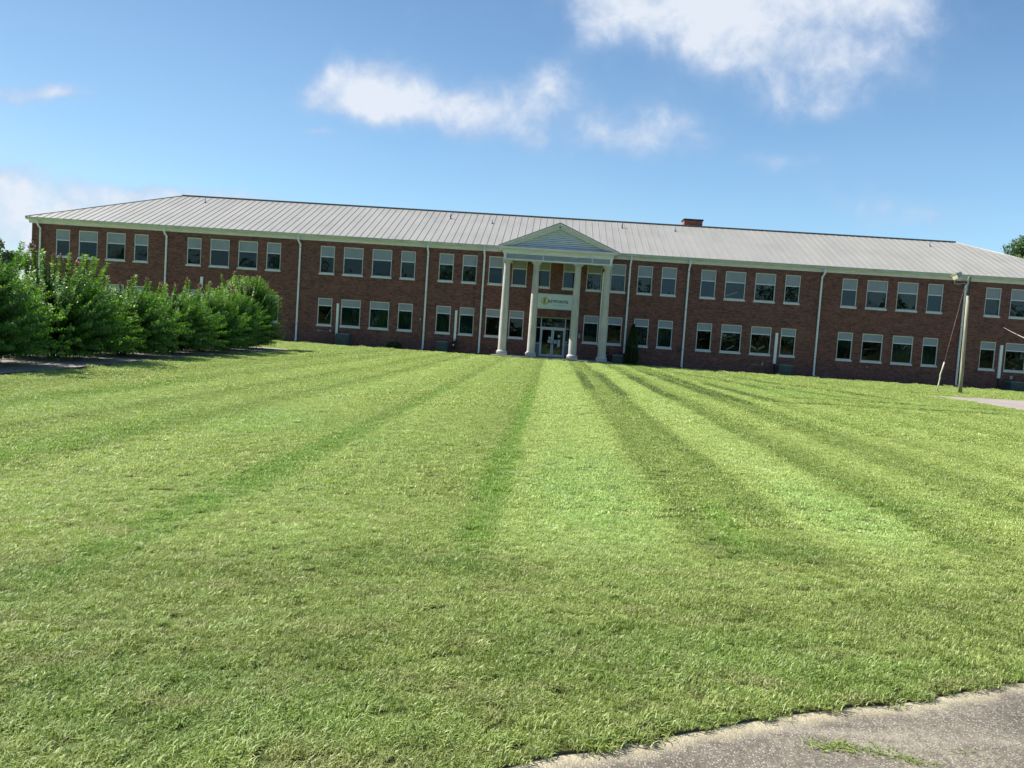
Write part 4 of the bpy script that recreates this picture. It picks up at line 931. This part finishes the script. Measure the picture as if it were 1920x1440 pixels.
tree(-60.0, 22, 8.4, 3.6, 53, 'distant grey-green tree at the left edge beyond the shrubs', n_cl=50, leaf=.30)
tree(-66, 26, 9.0, 4.5, 54, 'second distant tree outside the left edge of the photo', n_cl=50, leaf=.34)
# wood behind the camera, mirrored in the window panes
r = np.random.default_rng(61); Pn = []
for k in range(150):
    c = np.array([-120+240*k/150+r.normal(0, 2), -150+r.normal(0, 5), 0]); h = r.uniform(11, 19)
    if -14 < c[0] < -2 or 40 < c[0] < 52: h *= .35
    m_ = norm(r.normal(0, 1, (150, 3)))*np.array([3.2, 3.2, h*.5])*(r.uniform(.3, 1, (150, 1))**.4); Pn.append(c+np.array([0, 0, h*.5])+m_)
P_ = np.concatenate(Pn); k = len(P_)
V, F = leaf_quads(P_, norm(r.normal(0, 1, (k, 3))), norm(r.normal(0, 1, (k, 3))), r.uniform(.8, 1.6, k)*1.3, r.uniform(.8, 1.5, k)*1.0)
tag(link('distant_wood', np_mesh('distant_wood', V, F, M['oak'], dict(tint=r.uniform(0, 1, k), young=np.zeros(k)))), 'far belt of trees across the road, mirrored in the window panes', 'wood', kind='stuff')

# ------------------------------------------------------------------ grass blades (countless: one object)
def tuft(seed, rad, nb, h0, h1, wd):
    r = np.random.default_rng(seed); V = []; F = []; T = []
    for i in range(nb):
        a, q = r.uniform(0, 2*math.pi), rad*math.sqrt(r.uniform()); bx, by = q*math.cos(a), q*math.sin(a)
        h = r.uniform(h0, h1); da = r.uniform(0, 2*math.pi); ln_ = r.uniform(.15, 1.35); w_ = wd*r.uniform(.7, 1.3)
        dx_, dy_ = math.cos(da), math.sin(da); sx_, sy_ = -dy_*w_/2, dx_*w_/2
        l1, l2 = h*.35*ln_, h*1.0*ln_; z1, z2 = h*.55*(1-.15*ln_), h*(1-.42*ln_)
        k = len(V)
        V += [(bx-sx_, by-sy_, 0), (bx+sx_, by+sy_, 0), (bx+dx_*l1+sx_*.85, by+dy_*l1+sy_*.85, z1), (bx+dx_*l1-sx_*.85, by+dy_*l1-sy_*.85, z1), (bx+dx_*l2+sx_*.15, by+dy_*l2+sy_*.15, z2), (bx+dx_*l2-sx_*.15, by+dy_*l2-sy_*.15, z2)]
        F += [(k, k+1, k+2, k+3), (k+3, k+2, k+4, k+5)]
        tn = r.uniform()**1.3*.85 if r.uniform() > .10 else r.uniform(.9, 1.0); T += [tn, tn]
    return np_mesh('grass_tuft', np.array(V), np.array(F), M['blade'], dict(tint=np.array(T)))
tc_ = bpy.data.collections.new('tufts')     # never linked to the scene: only a source for the instances
for i in range(4): tc_.objects.link(bpy.data.objects.new('t%02d' % i, tuft(100+i, .05, 95, .010, .034, .0034)))
for i in range(4): tc_.objects.link(bpy.data.objects.new('t%02d' % (4+i), tuft(110+i, .10, 150, .010, .032, .0056)))
for i in range(4): tc_.objects.link(bpy.data.objects.new('t%02d' % (8+i), tuft(120+i, .24, 260, .014, .034, .012)))
for i in range(2): tc_.objects.link(bpy.data.objects.new('t%02d' % (12+i), tuft(130+i, .5, 600, .010, .028, .024)))
edge_poly = np.array(lawn_poly)
def inside(P_, poly):
    x, y = P_[:, 0], P_[:, 1]; c = np.zeros(len(P_), bool); px_, py_ = poly[:, 0], poly[:, 1]; j = len(poly)-1
    for i in range(len(poly)):
        cond = ((py_[i] > y) != (py_[j] > y)); 
        if cond.any():
            xi = (px_[j]-px_[i])*(y-py_[i])/((py_[j]-py_[i]) or 1e-9)+px_[i]; c ^= cond & (x < xi)
        j = i
    return c
rg = np.random.default_rng(5); PTS, IDX, SCL = [], [], []
bedp = np.array(bed)
NG = RNG.uniform(0, 1, (512, 512)); NG2 = RNG.uniform(0, 1, (512, 512))
def vnoise(P_, sc_, G=NG):
    q = P_*sc_ + 1000; i = np.floor(q).astype(int); f_ = q-i; f_ = f_*f_*(3-2*f_); i %= 511
    a = G[i[:, 0], i[:, 1]]; b_ = G[i[:, 0]+1, i[:, 1]]; c_ = G[i[:, 0], i[:, 1]+1]; d_ = G[i[:, 0]+1, i[:, 1]+1]
    return (a*(1-f_[:, 0])+b_*f_[:, 0])*(1-f_[:, 1]) + (c_*(1-f_[:, 0])+d_*f_[:, 0])*f_[:, 1]
for (d0, d1, dens_, k0) in ((2.0, 7.5, 520, 0), (7.5, 17, 150, 4), (17, 36, 26, 8), (36, 57.2, 10, 12)):
    wmax = .80*d1; nn = int((d1-d0)*2*wmax*dens_)
    yy = CAM.y + rg.uniform(d0, d1, nn); xx = CAM.x + rg.uniform(-wmax, wmax, nn)
    dd = yy-CAM.y; keep = (xx-CAM.x > -.80*dd-.4) & (xx-CAM.x < .72*dd+.4)
    P_ = np.stack([xx, yy], 1)[keep]; P_ = P_[inside(P_, edge_poly)]; P_ = P_[~inside(P_, bedp)]; P_ = P_[~inside(P_, np.array(PAVE))]
    # keep clear of the drive edge so blades only just overhang it
    sub = E2[::3]; dmin = np.min(np.hypot(P_[:, None, 0]-sub[None, :, 0], P_[:, None, 1]-sub[None, :, 1]), axis=1) if len(P_) < 60000 else np.full(len(P_), 9.)
    lim = .012 if k0 == 0 else .12 if k0 < 12 else .5
    P_ = P_[dmin > lim]
    if k0 < 8:
        hn = .55*vnoise(P_, 9.0)+.45*vnoise(P_, 24.0, NG2); P_ = P_[(hn > (.20 if k0 == 0 else .16)) | (rg.uniform(0, 1, len(P_)) < .8)]
    hn = .5*vnoise(P_, 9.0)+.3*vnoise(P_, 24.0, NG2)+.2*vnoise(P_, 1.5); k = len(P_)
    PTS.append(np.concatenate([P_, np.zeros((k, 1))], 1)); IDX.append(rg.integers(k0, k0+(4 if k0 < 12 else 2), k)); SCL.append(rg.uniform(.8, 1.2, k)*(np.interp(hn, [.2, .8], [.68, 1.4] if k0 == 0 else [.75, 1.3]) if k0 < 8 else 1))
PTS = np.concatenate(PTS); IDX = np.concatenate(IDX); SCL = np.concatenate(SCL); NPT = len(PTS)
print('tufts', NPT)
me = bpy.data.meshes.new('lawn_grass'); me.vertices.add(NPT); me.vertices.foreach_set('co', PTS.astype(np.float32).ravel())
a = me.attributes.new('pick', 'INT', 'POINT'); a.data.foreach_set('value', IDX.astype(np.int32))
a = me.attributes.new('size', 'FLOAT', 'POINT'); a.data.foreach_set('value', SCL.astype(np.float32))
ROT = np.stack([rg.normal(0, .10, NPT), rg.normal(0, .10, NPT), rg.uniform(0, 6.283, NPT)], 1)
a = me.attributes.new('turn', 'FLOAT_VECTOR', 'POINT'); a.data.foreach_set('vector', ROT.astype(np.float32).ravel())
me.update(); go = link('lawn_grass', me); tag(go, 'short mown grass blades covering the near part of the striped lawn', 'grass', kind='stuff')
gt = bpy.data.node_groups.new('grass_scatter', 'GeometryNodeTree')
gt.interface.new_socket('Geometry', in_out='INPUT', socket_type='NodeSocketGeometry'); gt.interface.new_socket('Geometry', in_out='OUTPUT', socket_type='NodeSocketGeometry')
g = NT(gt); gi = g.add('NodeGroupInput'); gout = g.add('NodeGroupOutput')
ci = g.add('GeometryNodeCollectionInfo'); ci.inputs['Collection'].default_value = tc_; ci.inputs['Separate Children'].default_value = True; ci.inputs['Reset Children'].default_value = True
ip = g.add('GeometryNodeInstanceOnPoints'); ip.inputs['Pick Instance'].default_value = True
def natt(nm, dt): q = g.add('GeometryNodeInputNamedAttribute', data_type=dt); q.inputs['Name'].default_value = nm; return q.outputs['Attribute']
m2p = g.add('GeometryNodeMeshToPoints'); g.link(gi.outputs[0], m2p.inputs[0])
g.link(m2p.outputs[0], ip.inputs['Points']); g.link(ci.outputs[0], ip.inputs['Instance']); g.link(natt('pick', 'INT'), ip.inputs['Instance Index'])
e2r = g.add('FunctionNodeEulerToRotation'); g.link(natt('turn', 'FLOAT_VECTOR'), e2r.inputs[0]); g.link(e2r.outputs[0], ip.inputs['Rotation'])
g.link(natt('size', 'FLOAT'), ip.inputs['Scale']); g.link(ip.outputs[0], gout.inputs[0])
md = go.modifiers.new('scatter', 'NODES'); md.node_group = gt
# clippings lying on the drive
r = np.random.default_rng(77); k = 520
cl_pts = np.array([(1.16, -56.86), (1.24, -56.83), (1.33, -56.86), (1.42, -56.84), (1.47, -56.90), (1.55, -56.92), (1.80, -56.80)]); wts = np.array([.22, .25, .15, .12, .12, .10, .04])
ci_ = r.choice(len(cl_pts), k, p=wts/wts.sum()); base = cl_pts[ci_] + r.normal(0, 1, (k, 2))*np.array([.045, .022])
P_ = np.concatenate([base, -0.012+np.abs(r.normal(0, .005, (k, 1)))], 1); D = norm(np.concatenate([r.normal(0, 1, (k, 2)), r.uniform(-.05, .35, (k, 1))], 1))
V, F = leaf_quads(P_, D, norm(r.normal(0, .5, (k, 3))+np.array([0, 0, 1])), r.uniform(.015, .045, k), r.uniform(.003, .005, k))
tag(link('grass_clippings', np_mesh('grass_clippings', V, F, M['blade'], dict(tint=r.uniform(.1, .7, k)))), 'small heap of cut grass lying on the speckled concrete', 'clippings', kind='stuff')
